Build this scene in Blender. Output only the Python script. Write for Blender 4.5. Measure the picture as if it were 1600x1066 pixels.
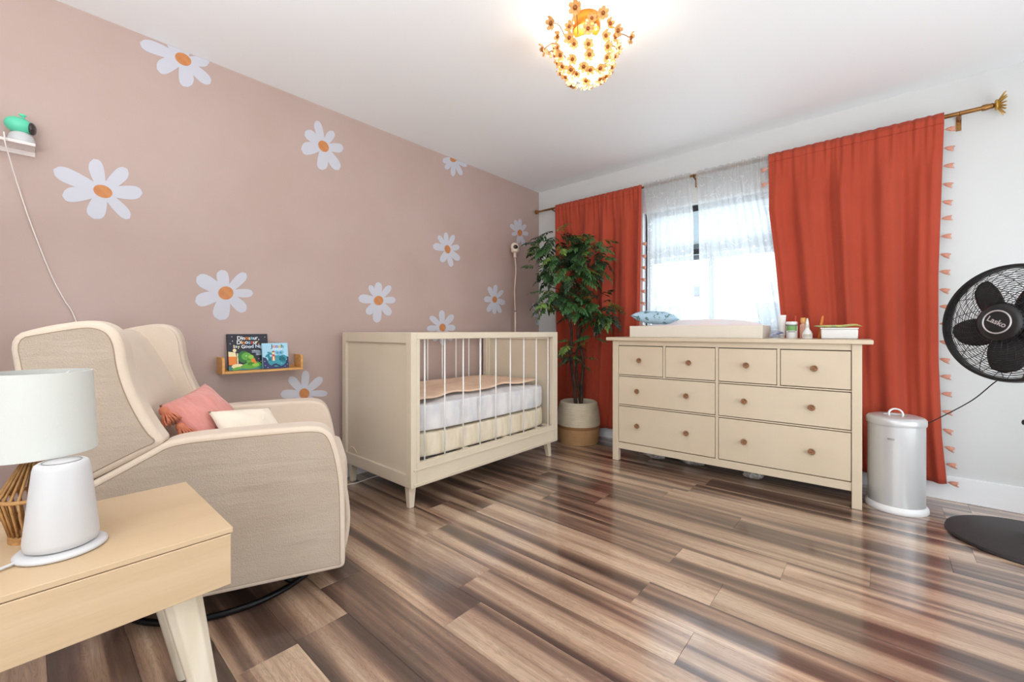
import bpy, bmesh, math, random
from mathutils import Vector, Matrix
from math import sin, cos, pi, radians

for _o in list(bpy.data.objects):
    bpy.data.objects.remove(_o, do_unlink=True)
scene = bpy.context.scene
COL = scene.collection
random.seed(7)

# ------------------------------------------------------------------ camera
FPX, HZ = 663.0, 517.0                      # focal length and horizon row in pixels of a 1600x1066 frame
YAW = radians(41.3)
CAM = Vector((2.768, -3.585, 1.0))
cam_data = bpy.data.cameras.new('camera')
cam_data.sensor_fit = 'HORIZONTAL'
cam_data.sensor_width = 36.0
cam_data.lens = FPX / 1600.0 * 36.0
cam_data.shift_y = -(533.0 - HZ) / 1600.0
cam_data.clip_start = 0.02
cam = bpy.data.objects.new('camera', cam_data)
cam.location = CAM
cam.rotation_euler = (pi / 2, 0, YAW)
COL.objects.link(cam)
scene.camera = cam

# ------------------------------------------------------------------ view, sky, lights
scene.view_settings.view_transform = 'Standard'
scene.view_settings.look = 'None'
scene.view_settings.exposure = 0.46
scene.view_settings.gamma = 1.0
scene.view_settings.use_curve_mapping = False
scene.cycles.max_bounces = 8
world = bpy.data.worlds.new('sky')
scene.world = world
world.use_nodes = True
_bg = world.node_tree.nodes['Background']
_bg.inputs[0].default_value = (0.80, 0.90, 1.0, 1)
_bg.inputs[1].default_value = 3.0

def area(name, loc, rot, sx, sy, power, color):
    l = bpy.data.lights.new(name, 'AREA')
    l.shape = 'RECTANGLE'; l.size = sx; l.size_y = sy
    l.energy = power; l.color = color
    o = bpy.data.objects.new(name, l)
    o.location = loc; o.rotation_euler = rot
    COL.objects.link(o)
    return o
# added fill lights at the unseen right and back walls, which have no openings
area('side_fill_light', (4.10, -1.7, 1.15), (0, radians(112), 0), 1.8, 2.2, 42, (0.86, 0.95, 1.0))
area('back_fill_light', (3.0, -4.82, 1.20), (radians(106), 0, 0), 2.2, 2.0, 24, (0.90, 0.96, 1.0))
# light thrown up at the ceiling from where the photographer stands
area('ceiling_bounce', (2.45, -4.15, 1.45), (radians(180), 0, 0), 2.2, 1.1, 46, (0.94, 0.97, 1.0))
# daylight entering by the curtained window
area('daylight_window', (1.68, 0.20, 1.5), (radians(-90), 0, 0), 1.1, 1.05, 10, (0.90, 0.95, 1.0))

# ------------------------------------------------------------------ helpers
def lin(c):
    out = []
    for v in c[:3]:
        v = v / 255.0
        out.append(v / 12.92 if v <= 0.04045 else ((v + 0.055) / 1.055) ** 2.4)
    return (out[0], out[1], out[2], 1.0)

MATS = {}
def M(name, rgb, rough=0.5, metal=0.0, vary=None, bump=None, coat=0.0, spec=0.5, trans=0.0, sheen=0.0, emit=None, bump2=None):
    """Principled material; vary=(scale, rgb2, stretch) mixes a second colour by noise, bump=(scale, strength, stretch)."""
    if name in MATS:
        return MATS[name]
    m = bpy.data.materials.new(name); m.use_nodes = True
    nt = m.node_tree; b = nt.nodes['Principled BSDF']
    b.inputs['Base Color'].default_value = lin(rgb)
    b.inputs['Roughness'].default_value = rough
    b.inputs['Metallic'].default_value = metal
    b.inputs['Specular IOR Level'].default_value = spec
    b.inputs['Coat Weight'].default_value = coat
    b.inputs['Transmission Weight'].default_value = trans
    b.inputs['Sheen Weight'].default_value = sheen
    if emit:
        b.inputs['Emission Color'].default_value = lin(emit[0])
        b.inputs['Emission Strength'].default_value = emit[1]
    tc = nt.nodes.new('ShaderNodeTexCoord')
    def noise(scale, stretch, detail=4):
        mp = nt.nodes.new('ShaderNodeMapping')
        mp.inputs['Scale'].default_value = stretch
        nt.links.new(tc.outputs['Object'], mp.inputs[0])
        n = nt.nodes.new('ShaderNodeTexNoise')
        n.inputs['Scale'].default_value = scale
        n.inputs['Detail'].default_value = detail
        nt.links.new(mp.outputs[0], n.inputs['Vector'])
        return n
    if vary:
        n = noise(vary[0], vary[2] if len(vary) > 2 else (1, 1, 1))
        r = nt.nodes.new('ShaderNodeMapRange')
        r.inputs[1].default_value = 0.35; r.inputs[2].default_value = 0.65
        nt.links.new(n.outputs['Fac'], r.inputs[0])
        mx = nt.nodes.new('ShaderNodeMix'); mx.data_type = 'RGBA'
        mx.inputs[6].default_value = lin(rgb); mx.inputs[7].default_value = lin(vary[1])
        nt.links.new(r.outputs[0], mx.inputs[0])
        nt.links.new(mx.outputs[2], b.inputs['Base Color'])
    if bump:
        n = noise(bump[0], bump[2] if len(bump) > 2 else (1, 1, 1), 3)
        bp = nt.nodes.new('ShaderNodeBump')
        bp.inputs['Strength'].default_value = bump[1]
        bp.inputs['Distance'].default_value = 0.01
        nt.links.new(n.outputs['Fac'], bp.inputs['Height'])
        nt.links.new(bp.outputs[0], b.inputs['Normal'])
        if bump2:                                  # broad creases under the fine weave
            n2 = noise(bump2[0], bump2[2], 3)
            b2 = nt.nodes.new('ShaderNodeBump')
            b2.inputs['Strength'].default_value = bump2[1]
            b2.inputs['Distance'].default_value = 0.03
            nt.links.new(n2.outputs['Fac'], b2.inputs['Height'])
            nt.links.new(b2.outputs[0], bp.inputs['Normal'])
    MATS[name] = m
    return m

def tag(o, label=None, cat=None, group=None, kind=None):
    if label: o['label'] = label
    if cat: o['category'] = cat
    if group: o['group'] = group
    if kind: o['kind'] = kind
    return o

def thing(name, loc, rz=0.0, label=None, cat=None, group=None):
    o = bpy.data.objects.new(name, None)
    o.empty_display_size = 0.05
    o.location = loc; o.rotation_euler = (0, 0, rz)
    COL.objects.link(o)
    return tag(o, label, cat, group)

def link_mesh(name, me, parent=None, loc=None, rot=None, scale=None):
    o = bpy.data.objects.new(name, me)
    COL.objects.link(o)
    if parent is not None: o.parent = parent
    if loc is not None: o.location = loc
    if rot is not None: o.rotation_euler = rot
    if scale is not None: o.scale = scale
    return o

class MB:
    def __init__(s):
        s.v = []; s.f = []
    def add(s, vs, fs):
        b = len(s.v)
        s.v += [tuple(p) for p in vs]
        s.f += [tuple(b + i for i in f) for f in fs]
        return s
    def box(s, x0, x1, y0, y1, z0, z1):
        return s.hexa([(x0, y0, z0), (x1, y0, z0), (x1, y1, z0), (x0, y1, z0), (x0, y0, z1), (x1, y0, z1), (x1, y1, z1), (x0, y1, z1)])
    def hexa(s, p):
        return s.add(p, [(0, 3, 2, 1), (4, 5, 6, 7), (0, 1, 5, 4), (1, 2, 6, 5), (2, 3, 7, 6), (3, 0, 4, 7)])
    def prism(s, poly, fn, d0, d1):
        """poly: 2D outline; fn(a, b, d) -> point."""
        n = len(poly)
        vs = [fn(a, b, d0) for a, b in poly] + [fn(a, b, d1) for a, b in poly]
        fs = [tuple(range(n - 1, -1, -1)), tuple(range(n, 2 * n))]
        fs += [(i, (i + 1) % n, n + (i + 1) % n, n + i) for i in range(n)]
        return s.add(vs, fs)
    def tube(s, pts, r, n=8, closed=False, caps=True):
        pts = [Vector(p) for p in pts]; k = len(pts)
        rs = r if isinstance(r, (list, tuple)) else [r] * k
        vs = []; up = None
        for i, p in enumerate(pts):
            a = pts[(i - 1) % k] if (closed or i > 0) else pts[i]
            c = pts[(i + 1) % k] if (closed or i < k - 1) else pts[i]
            t = (c - a)
            if t.length < 1e-9: t = Vector((0, 0, 1))
            t.normalize()
            if up is None:
                up = Vector((0, 0, 1)) if abs(t.z) < 0.9 else Vector((1, 0, 0))
            x = up - t * up.dot(t)
            if x.length < 1e-6: x = t.orthogonal()
            x.normalize(); y = t.cross(x); up = x
            vs += [p + (x * cos(2 * pi * j / n) + y * sin(2 * pi * j / n)) * rs[i] for j in range(n)]
        fs = []
        for i in range(k if closed else k - 1):
            a, b = i * n, ((i + 1) % k) * n
            fs += [(a + j, a + (j + 1) % n, b + (j + 1) % n, b + j) for j in range(n)]
        if caps and not closed:
            fs.append(tuple(range(n - 1, -1, -1))); fs.append(tuple((k - 1) * n + j for j in range(n)))
        return s.add(vs, fs)
    def lathe(s, prof, n=32, c=(0, 0, 0), sx=1.0, sy=1.0):
        """prof: [(radius, z)], radius 0 closes the end."""
        vs = []; rings = []
        for r, z in prof:
            if r < 1e-6:
                rings.append([len(vs)]); vs.append((c[0], c[1], c[2] + z))
            else:
                rings.append(list(range(len(vs), len(vs) + n)))
                vs += [(c[0] + r * sx * cos(2 * pi * j / n), c[1] + r * sy * sin(2 * pi * j / n), c[2] + z) for j in range(n)]
        fs = []
        for a, b in zip(rings, rings[1:]):
            for j in range(n):
                k = (j + 1) % n
                if len(a) == 1 and len(b) == 1: continue
                if len(a) == 1: fs.append((a[0], b[k], b[j]))
                elif len(b) == 1: fs.append((a[j], a[k], b[0]))
                else: fs.append((a[j], a[k], b[k], b[j]))
        return s.add(vs, fs)
    def ball(s, c, r, nu=12, nv=8):
        rx, ry, rz = r if isinstance(r, (list, tuple)) else (r, r, r)
        prof = [(sin(pi * i / nv), -cos(pi * i / nv)) for i in range(nv + 1)]
        t = MB().lathe([(max(p, 0), z) for p, z in prof], nu)
        return s.add([(c[0] + x * rx, c[1] + y * ry, c[2] + z * rz) for x, y, z in t.v], t.f)
    def grid(s, fn, nu, nv, wrap=False):
        vs = [fn(i / nu, j / nv) for j in range(nv + 1) for i in range(nu + (0 if wrap else 1))]
        w = nu if wrap else nu + 1
        fs = []
        for j in range(nv):
            for i in range(nu):
                k = (i + 1) % w
                fs.append((j * w + i, j * w + k, (j + 1) * w + k, (j + 1) * w + i))
        return s.add(vs, fs)
    def xf(s, mat):
        s.v = [tuple(mat @ Vector(p)) for p in s.v]; return s
    def mesh(s, name, mat, smooth=False):
        me = bpy.data.meshes.new(name)
        me.from_pydata([tuple(p) for p in s.v], [], s.f)
        bm = bmesh.new(); bm.from_mesh(me)
        bmesh.ops.recalc_face_normals(bm, faces=bm.faces)
        bm.to_mesh(me); bm.free()
        if mat is not None: me.materials.append(mat)
        if smooth: me.polygons.foreach_set('use_smooth', [True] * len(me.polygons))
        me.update()
        return me
    def build(s, name, mat, parent=None, smooth=False, bevel=0.0, seg=2, sub=0, solid=0.0, edge=None):
        o = link_mesh(name, s.mesh(name, mat, smooth or bevel > 0), parent)
        if solid:
            md = o.modifiers.new('thickness', 'SOLIDIFY'); md.thickness = solid; md.offset = 0
        if bevel:
            md = o.modifiers.new('bevel', 'BEVEL'); md.width = bevel; md.segments = seg
            md.limit_method = 'ANGLE'; md.angle_limit = radians(32); md.harden_normals = True
        if sub:
            md = o.modifiers.new('subdivision', 'SUBSURF'); md.levels = sub; md.render_levels = sub
        if smooth and not bevel and edge:
            md = o.modifiers.new('split', 'EDGE_SPLIT'); md.split_angle = radians(edge)
        return o

def struct(o):
    o['kind'] = 'structure'; return o

def copy_tree(o, parent=None):
    c = o.copy(); COL.objects.link(c)
    if parent is not None: c.parent = parent
    for ch in o.children: copy_tree(ch, c)
    return c

def text_mesh(body, size, mat, name, parent, matrix, extrude=0.0004, align='CENTER', bold=0.0, shear=0.0):
    cu = bpy.data.curves.new(name, 'FONT')
    cu.body = body; cu.size = size; cu.extrude = extrude; cu.align_x = align; cu.align_y = 'CENTER'
    cu.offset = bold; cu.shear = shear; cu.resolution_u = 3
    tmp = bpy.data.objects.new('tmp_text', cu)
    COL.objects.link(tmp)
    dg = bpy.context.evaluated_depsgraph_get()
    me = bpy.data.meshes.new_from_object(tmp.evaluated_get(dg))
    bpy.data.objects.remove(tmp, do_unlink=True)
    bpy.data.curves.remove(cu)
    me.name = name
    me.transform(matrix)
    me.materials.clear(); me.materials.append(mat)
    return link_mesh(name, me, parent)

def arc(c, r, a0, a1, n, plane='xy', z=0.0):
    return [(c[0] + r * cos(a0 + (a1 - a0) * i / n), c[1] + r * sin(a0 + (a1 - a0) * i / n)) for i in range(n + 1)]

# pixel of the photograph (1600x1066) -> point on a plane of the room
FW = Vector((-sin(YAW), cos(YAW), 0)); RT = Vector((cos(YAW), sin(YAW), 0))
def ray(px, py):
    return FW + RT * ((px - 800.0) / FPX) + Vector((0, 0, -(py - HZ) / FPX))
def on(px, py, axis, val):
    d = ray(px, py); t = (val - CAM[axis]) / d[axis]
    return CAM + d * t
def deep(px, py, z):
    return CAM + ray(px, py) * z

CEIL = 2.47
RX, RY = 4.2, -4.9                           # far extents of the room
# ------------------------------------------------------------------ setting
m_white = M('white_wall_paint', (218, 218, 217), 0.6, bump=(60, 0.04))
m_ceil = M('ceiling_paint', (246, 247, 248), 0.7)
m_pink = M('dusty_pink_wall_paint', (188, 164, 155), 0.6, vary=(2.5, (184, 159, 149)), bump=(120, 0.05))
m_trim = M('white_trim_gloss', (244, 245, 247), 0.35)
m_sub = M('subfloor', (60, 48, 42), 0.8)

WX0, WX1, WZ0, WZ1 = 1.16, 2.26, 0.98, 2.04    # window opening
struct(MB().box(-0.15, RX + 0.15, RY - 0.15, 0.15, -0.10, -0.012).build('floor', m_sub))
FLOOR = bpy.data.objects['floor']
struct(MB().box(-0.15, RX + 0.15, RY - 0.15, 0.15, CEIL, CEIL + 0.12).build('ceiling', m_ceil))
struct(MB().box(-0.15, 0.0, RY, 0.15, -0.012, CEIL).build('wall_left', m_pink))
wf = MB()
wf.box(0.0, WX0, 0, 0.15, -0.012, CEIL); wf.box(WX1, RX, 0, 0.15, -0.012, CEIL)
wf.box(WX0, WX1, 0, 0.15, -0.012, WZ0); wf.box(WX0, WX1, 0, 0.15, WZ1, CEIL)
struct(wf.build('wall_front', m_white))
struct(MB().box(RX, RX + 0.15, RY, 0.15, -0.012, CEIL).build('wall_right', m_white))
struct(MB().box(-0.15, RX + 0.15, RY - 0.15, RY, -0.012, CEIL).build('wall_back', m_white))

def baseboard(name, x0, x1, y0, y1, h):
    struct(MB().box(x0, x1, y0, y1, 0.0, h).build(name, m_trim, bevel=0.003))
baseboard('baseboard_front', 0.0, RX, -0.014, 0.0, 0.145)
baseboard('baseboard_left', 0.0, 0.014, RY, -0.014, 0.145)

# floor planks: 0.178 x 1.22 m boards running along the window wall
def plank_material():
    m = bpy.data.materials.new('laminate_plank'); m.use_nodes = True
    nt = m.node_tree; N = nt.nodes; L = nt.links
    b = N['Principled BSDF']
    geo = N.new('ShaderNodeTexCoord'); oi = N.new('ShaderNodeObjectInfo')
    off = N.new('ShaderNodeVectorMath'); off.operation = 'SCALE'
    cmb = N.new('ShaderNodeCombineXYZ')
    for i in range(3): L.new(oi.outputs['Random'], cmb.inputs[i])
    L.new(cmb.outputs[0], off.inputs[0]); off.inputs['Scale'].default_value = 91.0
    add = N.new('ShaderNodeVectorMath'); add.operation = 'ADD'
    L.new(geo.outputs['Object'], add.inputs[0]); L.new(off.outputs[0], add.inputs[1])
    def nz(scale, st, detail, rough=0.5, dist=0.0):
        mp = N.new('ShaderNodeMapping'); mp.inputs['Scale'].default_value = st
        L.new(add.outputs[0], mp.inputs[0])
        n = N.new('ShaderNodeTexNoise'); n.inputs['Scale'].default_value = scale
        n.inputs['Detail'].default_value = detail; n.inputs['Roughness'].default_value = rough
        n.inputs['Distortion'].default_value = dist
        L.new(mp.outputs[0], n.inputs['Vector']); return n
    bands = nz(1.0, (0.55, 12.0, 1.0), 2.2, 0.5, 0.1)
    ramp = N.new('ShaderNodeValToRGB')
    cr = ramp.color_ramp
    cr.elements[0].position = 0.35; cr.elements[0].color = lin((84, 63, 54))
    cr.elements[1].position = 0.66; cr.elements[1].color = lin((212, 182, 154))
    for p, c in ((0.42, (108, 82, 70)), (0.48, (144, 112, 94)), (0.54, (182, 148, 123)), (0.60, (202, 170, 143))):
        e = cr.elements.new(p); e.color = lin(c)
    L.new(bands.outputs['Fac'], ramp.inputs[0])
    grain = nz(1.0, (4.0, 130.0, 1.0), 5, 0.65)
    knots = nz(1.0, (2.2, 22.0, 1.0), 3, 0.6, 2.2)
    wv = N.new('ShaderNodeMath'); wv.operation = 'SINE'
    ml = N.new('ShaderNodeMath'); ml.operation = 'MULTIPLY'; ml.inputs[1].default_value = 60.0
    L.new(knots.outputs['Fac'], ml.inputs[0]); L.new(ml.outputs[0], wv.inputs[0])
    r1 = N.new('ShaderNodeMapRange'); r1.inputs[1].default_value = 0.3; r1.inputs[2].default_value = 0.7
    r1.inputs[3].default_value = 0.72; r1.inputs[4].default_value = 1.16
    L.new(grain.outputs['Fac'], r1.inputs[0])
    r2 = N.new('ShaderNodeMapRange'); r2.inputs[1].default_value = -1; r2.inputs[2].default_value = -0.4
    r2.inputs[3].default_value = 0.78; r2.inputs[4].default_value = 1.0
    L.new(wv.outputs[0], r2.inputs[0])
    r3 = N.new('ShaderNodeMapRange'); r3.inputs[3].default_value = 0.76; r3.inputs[4].default_value = 1.02
    L.new(oi.outputs['Random'], r3.inputs[0])
    mm = N.new('ShaderNodeMath'); mm.operation = 'MULTIPLY'; L.new(r1.outputs[0], mm.inputs[0]); L.new(r2.outputs[0], mm.inputs[1])
    mk = N.new('ShaderNodeMath'); mk.operation = 'MULTIPLY'; L.new(mm.outputs[0], mk.inputs[0]); L.new(r3.outputs[0], mk.inputs[1])
    sc = N.new('ShaderNodeVectorMath'); sc.operation = 'SCALE'
    L.new(ramp.outputs[0], sc.inputs[0]); L.new(mk.outputs[0], sc.inputs['Scale'])
    L.new(sc.outputs[0], b.inputs['Base Color'])
    b.inputs['Roughness'].default_value = 0.36
    b.inputs['Specular IOR Level'].default_value = 0.5
    b.inputs['Coat Weight'].default_value = 1.0; b.inputs['Coat Roughness'].default_value = 0.13; b.inputs['Coat IOR'].default_value = 1.62
    bp = N.new('ShaderNodeBump'); bp.inputs['Strength'].default_value = 0.12; bp.inputs['Distance'].default_value = 0.004
    L.new(grain.outputs['Fac'], bp.inputs['Height']); L.new(bp.outputs[0], b.inputs['Normal'])
    return m
m_plank = plank_material()
PW, PL_ = 0.1775, 1.22
plank_mesh = {}
def plank_me(length):
    k = round(length, 3)
    if k not in plank_mesh:
        g = 0.0004; h = 0.012; c = 0.0005
        x0, x1, y0, y1 = g, k - g, g, PW - g
        mb = MB()
        mb.add([(x0, y0, 0), (x1, y0, 0), (x1, y1, 0), (x0, y1, 0),
                (x0, y0, h - c), (x1, y0, h - c), (x1, y1, h - c), (x0, y1, h - c),
                (x0 + c, y0 + c, h), (x1 - c, y0 + c, h), (x1 - c, y1 - c, h), (x0 + c, y1 - c, h)],
               [(0, 1, 5, 4), (1, 2, 6, 5), (2, 3, 7, 6), (3, 0, 4, 7), (4, 5, 9, 8), (5, 6, 10, 9), (6, 7, 11, 10), (7, 4, 8, 11), (8, 9, 10, 11)])
        plank_mesh[k] = mb.mesh('plank', m_plank)
    return plank_mesh[k]
rng = random.Random(11)
row = 0
y = -PW
while y > RY - 0.1:
    # joints staggered by row; the rows where the photograph shows a joint start from it
    fixed = {7: 2.724 + 0.0, 8: 2.452, 9: 2.07}
    x = -rng.uniform(0.05, PL_ - 0.1)
    if row in fixed:
        x = fixed[row] - 3 * PL_
    while x < RX:
        a, bb = max(x, 0.0), min(x + PL_, RX)
        if bb - a > 0.04:
            link_mesh('plank', plank_me(bb - a), FLOOR, loc=(a, max(y, RY), -0.012))
        x += PL_
    y -= PW; row += 1

# window: dark bronze frame, fixed glass, a mid rail, sill
m_bronze = M('dark_bronze_aluminium', (46, 48, 52), 0.4, metal=0.3)
m_glass = bpy.data.materials.new('window_glass'); m_glass.use_nodes = True
_nt = m_glass.node_tree; _nt.nodes.remove(_nt.nodes['Principled BSDF'])
_tr = _nt.nodes.new('ShaderNodeBsdfTransparent'); _gl = _nt.nodes.new('ShaderNodeBsdfGlossy'); _mx = _nt.nodes.new('ShaderNodeMixShader')
_tr.inputs[0].default_value = (0.93, 0.97, 0.98, 1); _gl.inputs['Roughness'].default_value = 0.02; _mx.inputs[0].default_value = 0.06
_nt.links.new(_tr.outputs[0], _mx.inputs[1]); _nt.links.new(_gl.outputs[0], _mx.inputs[2])
_nt.links.new(_mx.outputs[0], _nt.nodes['Material Output'].inputs[0])
WIN = thing('window_1', ((WX0 + WX1) / 2, 0.09, WZ0)); struct(WIN)
hw = (WX1 - WX0) / 2; hh = WZ1 - WZ0
fr = MB()
fr.box(-hw, -hw + 0.045, -0.03, 0.03, 0, hh); fr.box(hw - 0.045, hw, -0.03, 0.03, 0, hh)
fr.box(-hw, hw, -0.03, 0.03, 0, 0.05); fr.box(-hw, hw, -0.03, 0.03, hh - 0.05, hh)
fr.build('window_frame', m_bronze, WIN, bevel=0.003)
MB().box(-hw + 0.045, hw - 0.045, -0.02, 0.02, 0.655, 0.70).build('rail', m_bronze, WIN, bevel=0.003)
MB().box(-0.02, 0.02, -0.02, 0.02, 0.05, 0.655).build('mullion', m_bronze, WIN, bevel=0.003)
MB().box(-hw + 0.045, -0.02, -0.003, 0.003, 0.05, 0.655).build('pane', m_glass, WIN)
MB().box(0.02, hw - 0.045, -0.003, 0.003, 0.05, 0.655).build('pane', m_glass, WIN)
MB().box(-hw + 0.045, hw - 0.045, -0.003, 0.003, 0.70, hh - 0.05).build('pane', m_glass, WIN)
MB().box(-hw, hw, -0.095, -0.03, -0.02, 0.008).build('window_sill', m_trim, WIN, bevel=0.003)

# outdoors: covered terrace, far house, ground
m_soffit = M('terrace_soffit', (200, 210, 216), 0.8)
m_beam = M('dark_terrace_beam', (62, 72, 80), 0.6)
m_render = M('pale_render', (224, 210, 206), 0.9, vary=(1.5, (212, 196, 192)))
m_pave = M('terrace_paving', (176, 172, 166), 0.9, vary=(2, (160, 156, 150)))
struct(MB().box(-2.0, 6.0, 0.15, 30.0, -0.25, -0.05).build('outside_ground', m_pave))
TR = thing('terrace_roof', (1.7, 0.15, 2.10), label='grey terrace roof with dark edge beam seen through the window', cat='roof')
MB().box(-2.6, 2.6, 0.0, 2.0, 0.0, 0.10).build('roof_slab', m_soffit, TR)
MB().box(-2.6, 2.6, 1.85, 2.0, -0.18, 0.0).build('edge_beam', m_beam, TR, bevel=0.004)
for sx in (-2.5, 2.4):
    MB().box(sx, sx + 0.1, 1.87, 1.98, -2.15, -0.18).build('post', m_beam, TR, bevel=0.004)
HS = thing('neighbour_house', (1.0, 11.0, -0.05), label='low pale house far outside the window', cat='house')
MB().box(-7, 7, 0, 4, 0, 2.2).build('wall', m_render, HS)
MB().prism([(-7.3, 2.2), (7.3, 2.2), (6.0, 2.5), (-6.0, 2.5)], lambda a, b, d: (a, d, b), -0.3, 4.3).build('roof', M('grey_roof', (150, 150, 152), 0.9), HS)
for wx in (-4.5, -1.2, 0.4, 3.4):
    w_ = MB().box(wx, wx + 1.1, -0.03, 0.02, 0.8, 1.9).build('window', M('house_window', (70, 84, 92), 0.2), HS)
    MB().box(wx - 0.06, wx + 1.16, -0.06, -0.02, 0.72, 0.8).build('sill', m_trim, w_)
FN = thing('garden_fence', (1.5, 6.0, -0.05), label='low grey-blue board fence behind the terrace', cat='fence')
for i in range(36):
    MB().box(-3.6 + i * 0.2, -3.42 + i * 0.2, 0, 0.025, 0, 1.05).build('board', M('fence_paint', (120, 138, 146), 0.8), FN)
MB().box(-3.6, 3.6, 0.025, 0.06, 0.75, 0.83).build('rail', MATS['fence_paint'], FN)

# painted daisies on the pink wall ------------------------------------------------
m_petal = M('daisy_white_print', (200, 199, 208), 0.6)
m_eye = M('daisy_orange_print', (206, 138, 84), 0.6, vary=(25, (196, 126, 74)))
DAISIES = [
 ('large half daisy at the ceiling edge, above the big daisy on the pink wall', (286, 92.7, 14, 8.5, 33), [(218.5, 66, 9.5), (245, 108, 12.5), (293.5, 136.5, 11.5), (329, 131, 8.5), (327, 98, 8), (262, 56, 9), (300, 60, 8)]),
 ('largest daisy on the pink wall, beside the mint baby camera', (160.6, 299.3, 15.5, 9.5, 20), [(83, 265, 11.5), (146, 248.5, 11.5), (199, 264, 11.5), (223, 302, 10.8), (203, 341.5, 9), (146, 342, 15), (97, 306, 12)]),
 ('seven-petalled daisy high in the middle of the pink wall', (505.3, 228.8, 10, 7, 52), [(494.3, 188.5, 6.2), (520.6, 205, 6.6), (536.5, 232.3, 7.2), (529.8, 265.5, 7.5), (503.2, 266, 8.5), (470.5, 233.5, 10), (477, 205, 7.8)]),
 ('small daisy cut off by the ceiling line', (708.5, 248, 5.5, 5.5, 40), [(691.5, 252, 4.5), (696, 264.3, 4.3), (707.7, 275.8, 3.8), (721.5, 274, 3.8), (729.5, 260, 3.6), (700, 232, 4), (716, 234, 4)]),
 ('daisy on the pink wall right above the two picture books', (352.7, 458, 11.8, 10.4, 0), [(345.7, 421.8, 9.5), (384.5, 427, 7.8), (395.6, 458.3, 6.6), (384, 486.5, 8.8), (342.5, 500.3, 13), (304.8, 472, 10.5), (307, 433, 11)]),
 ('slender eight-petalled daisy halfway up the pink wall near the corner', (699, 389.7, 6.6, 4.5, 75), [(696.2, 363, 3.6), (709.2, 367, 3.8), (717.8, 385.7, 4.6), (718, 406.5, 5), (705.4, 417.2, 4.2), (690, 410, 5), (676.3, 384, 5.6), (684.5, 368, 3.8)]),
 ('eight-petalled daisy just above the left end of the crib', (591.3, 469.8, 7.4, 7.4, 0), [(590.9, 441, 5.8), (610.3, 446.5, 5), (618.3, 468.8, 5.2), (610.3, 492.2, 6.2), (588.2, 504.6, 6.7), (573, 491, 6.2), (559.8, 466, 6.9), (577, 446, 4.6)]),
 ('daisy low on the wall, half hidden behind the armchair arm', (475.3, 615, 8, 8, 0), [(438, 616.5, 7), (452, 589.3, 6.7), (477.8, 579, 6.2), (503.5, 590, 6.2), (512, 615, 5), (500, 640, 6.5), (477, 652, 7), (453, 641, 7)]),
 ('daisy rising behind the top rail of the crib', (691.2, 512, 5, 6.2, 0), [(671.8, 494.4, 4.6), (690, 484.6, 4.6), (708.2, 492, 4.8), (711.5, 512.5, 4.8), (706, 532, 4.6), (692, 540, 4.6), (677, 533, 4.6), (666.5, 514, 4.8)]),
 ('narrow daisy left of the thin camera pole', (772.7, 468.2, 3.8, 5, 0), [(774.3, 444.7, 3.4), (763.3, 448, 3.5), (786, 453.8, 3.2), (789.3, 474, 4.4), (782.4, 489.4, 3.4), (772, 491, 3.4), (761.6, 487.4, 3.8), (756, 467.6, 4.7)]),
 ('daisy behind the small camera on top of the thin pole', (812, 364, 3.8, 5.2, 0), [(812.3, 342, 3), (804.3, 343.8, 3), (797.2, 351, 3.5), (821.2, 351, 3.1), (825.5, 365.7, 3.3), (819.7, 385.2, 3.1), (809, 380.5, 3.3), (799.2, 366.5, 3.1)]),
 ('half daisy running into the wall corner beside the plant', (844.5, 490, 4, 6, 0), [(832.3, 474.5, 3.4), (831.5, 490.8, 4.6), (839.3, 508.3, 3.4), (842, 468, 3.4)]),
]
def clip_poly(poly, inside, cut):
    out = []
    for i, p in enumerate(poly):
        q = poly[(i + 1) % len(poly)]
        if inside(p): out.append(p)
        if inside(p) != inside(q): out.append(cut(p, q))
    return out
def wall_patch(pix, depth):
    pts = []
    for px, py in pix:
        if px > 1300: continue
        p = on(px, py, 0, 0.0); pts.append((p.y, p.z))
    def lerp(p, q, t): return (p[0] + (q[0] - p[0]) * t, p[1] + (q[1] - p[1]) * t)
    zc, yc = CEIL - 0.001, -0.002
    pts = clip_poly(pts, lambda p: p[1] <= zc, lambda p, q: lerp(p, q, (zc - p[1]) / (q[1] - p[1])))
    if len(pts) >= 3:
        pts = clip_poly(pts, lambda p: p[0] <= yc, lambda p, q: lerp(p, q, (yc - p[0]) / (q[0] - p[0])))
    if len(pts) < 3: return None
    return pts
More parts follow.
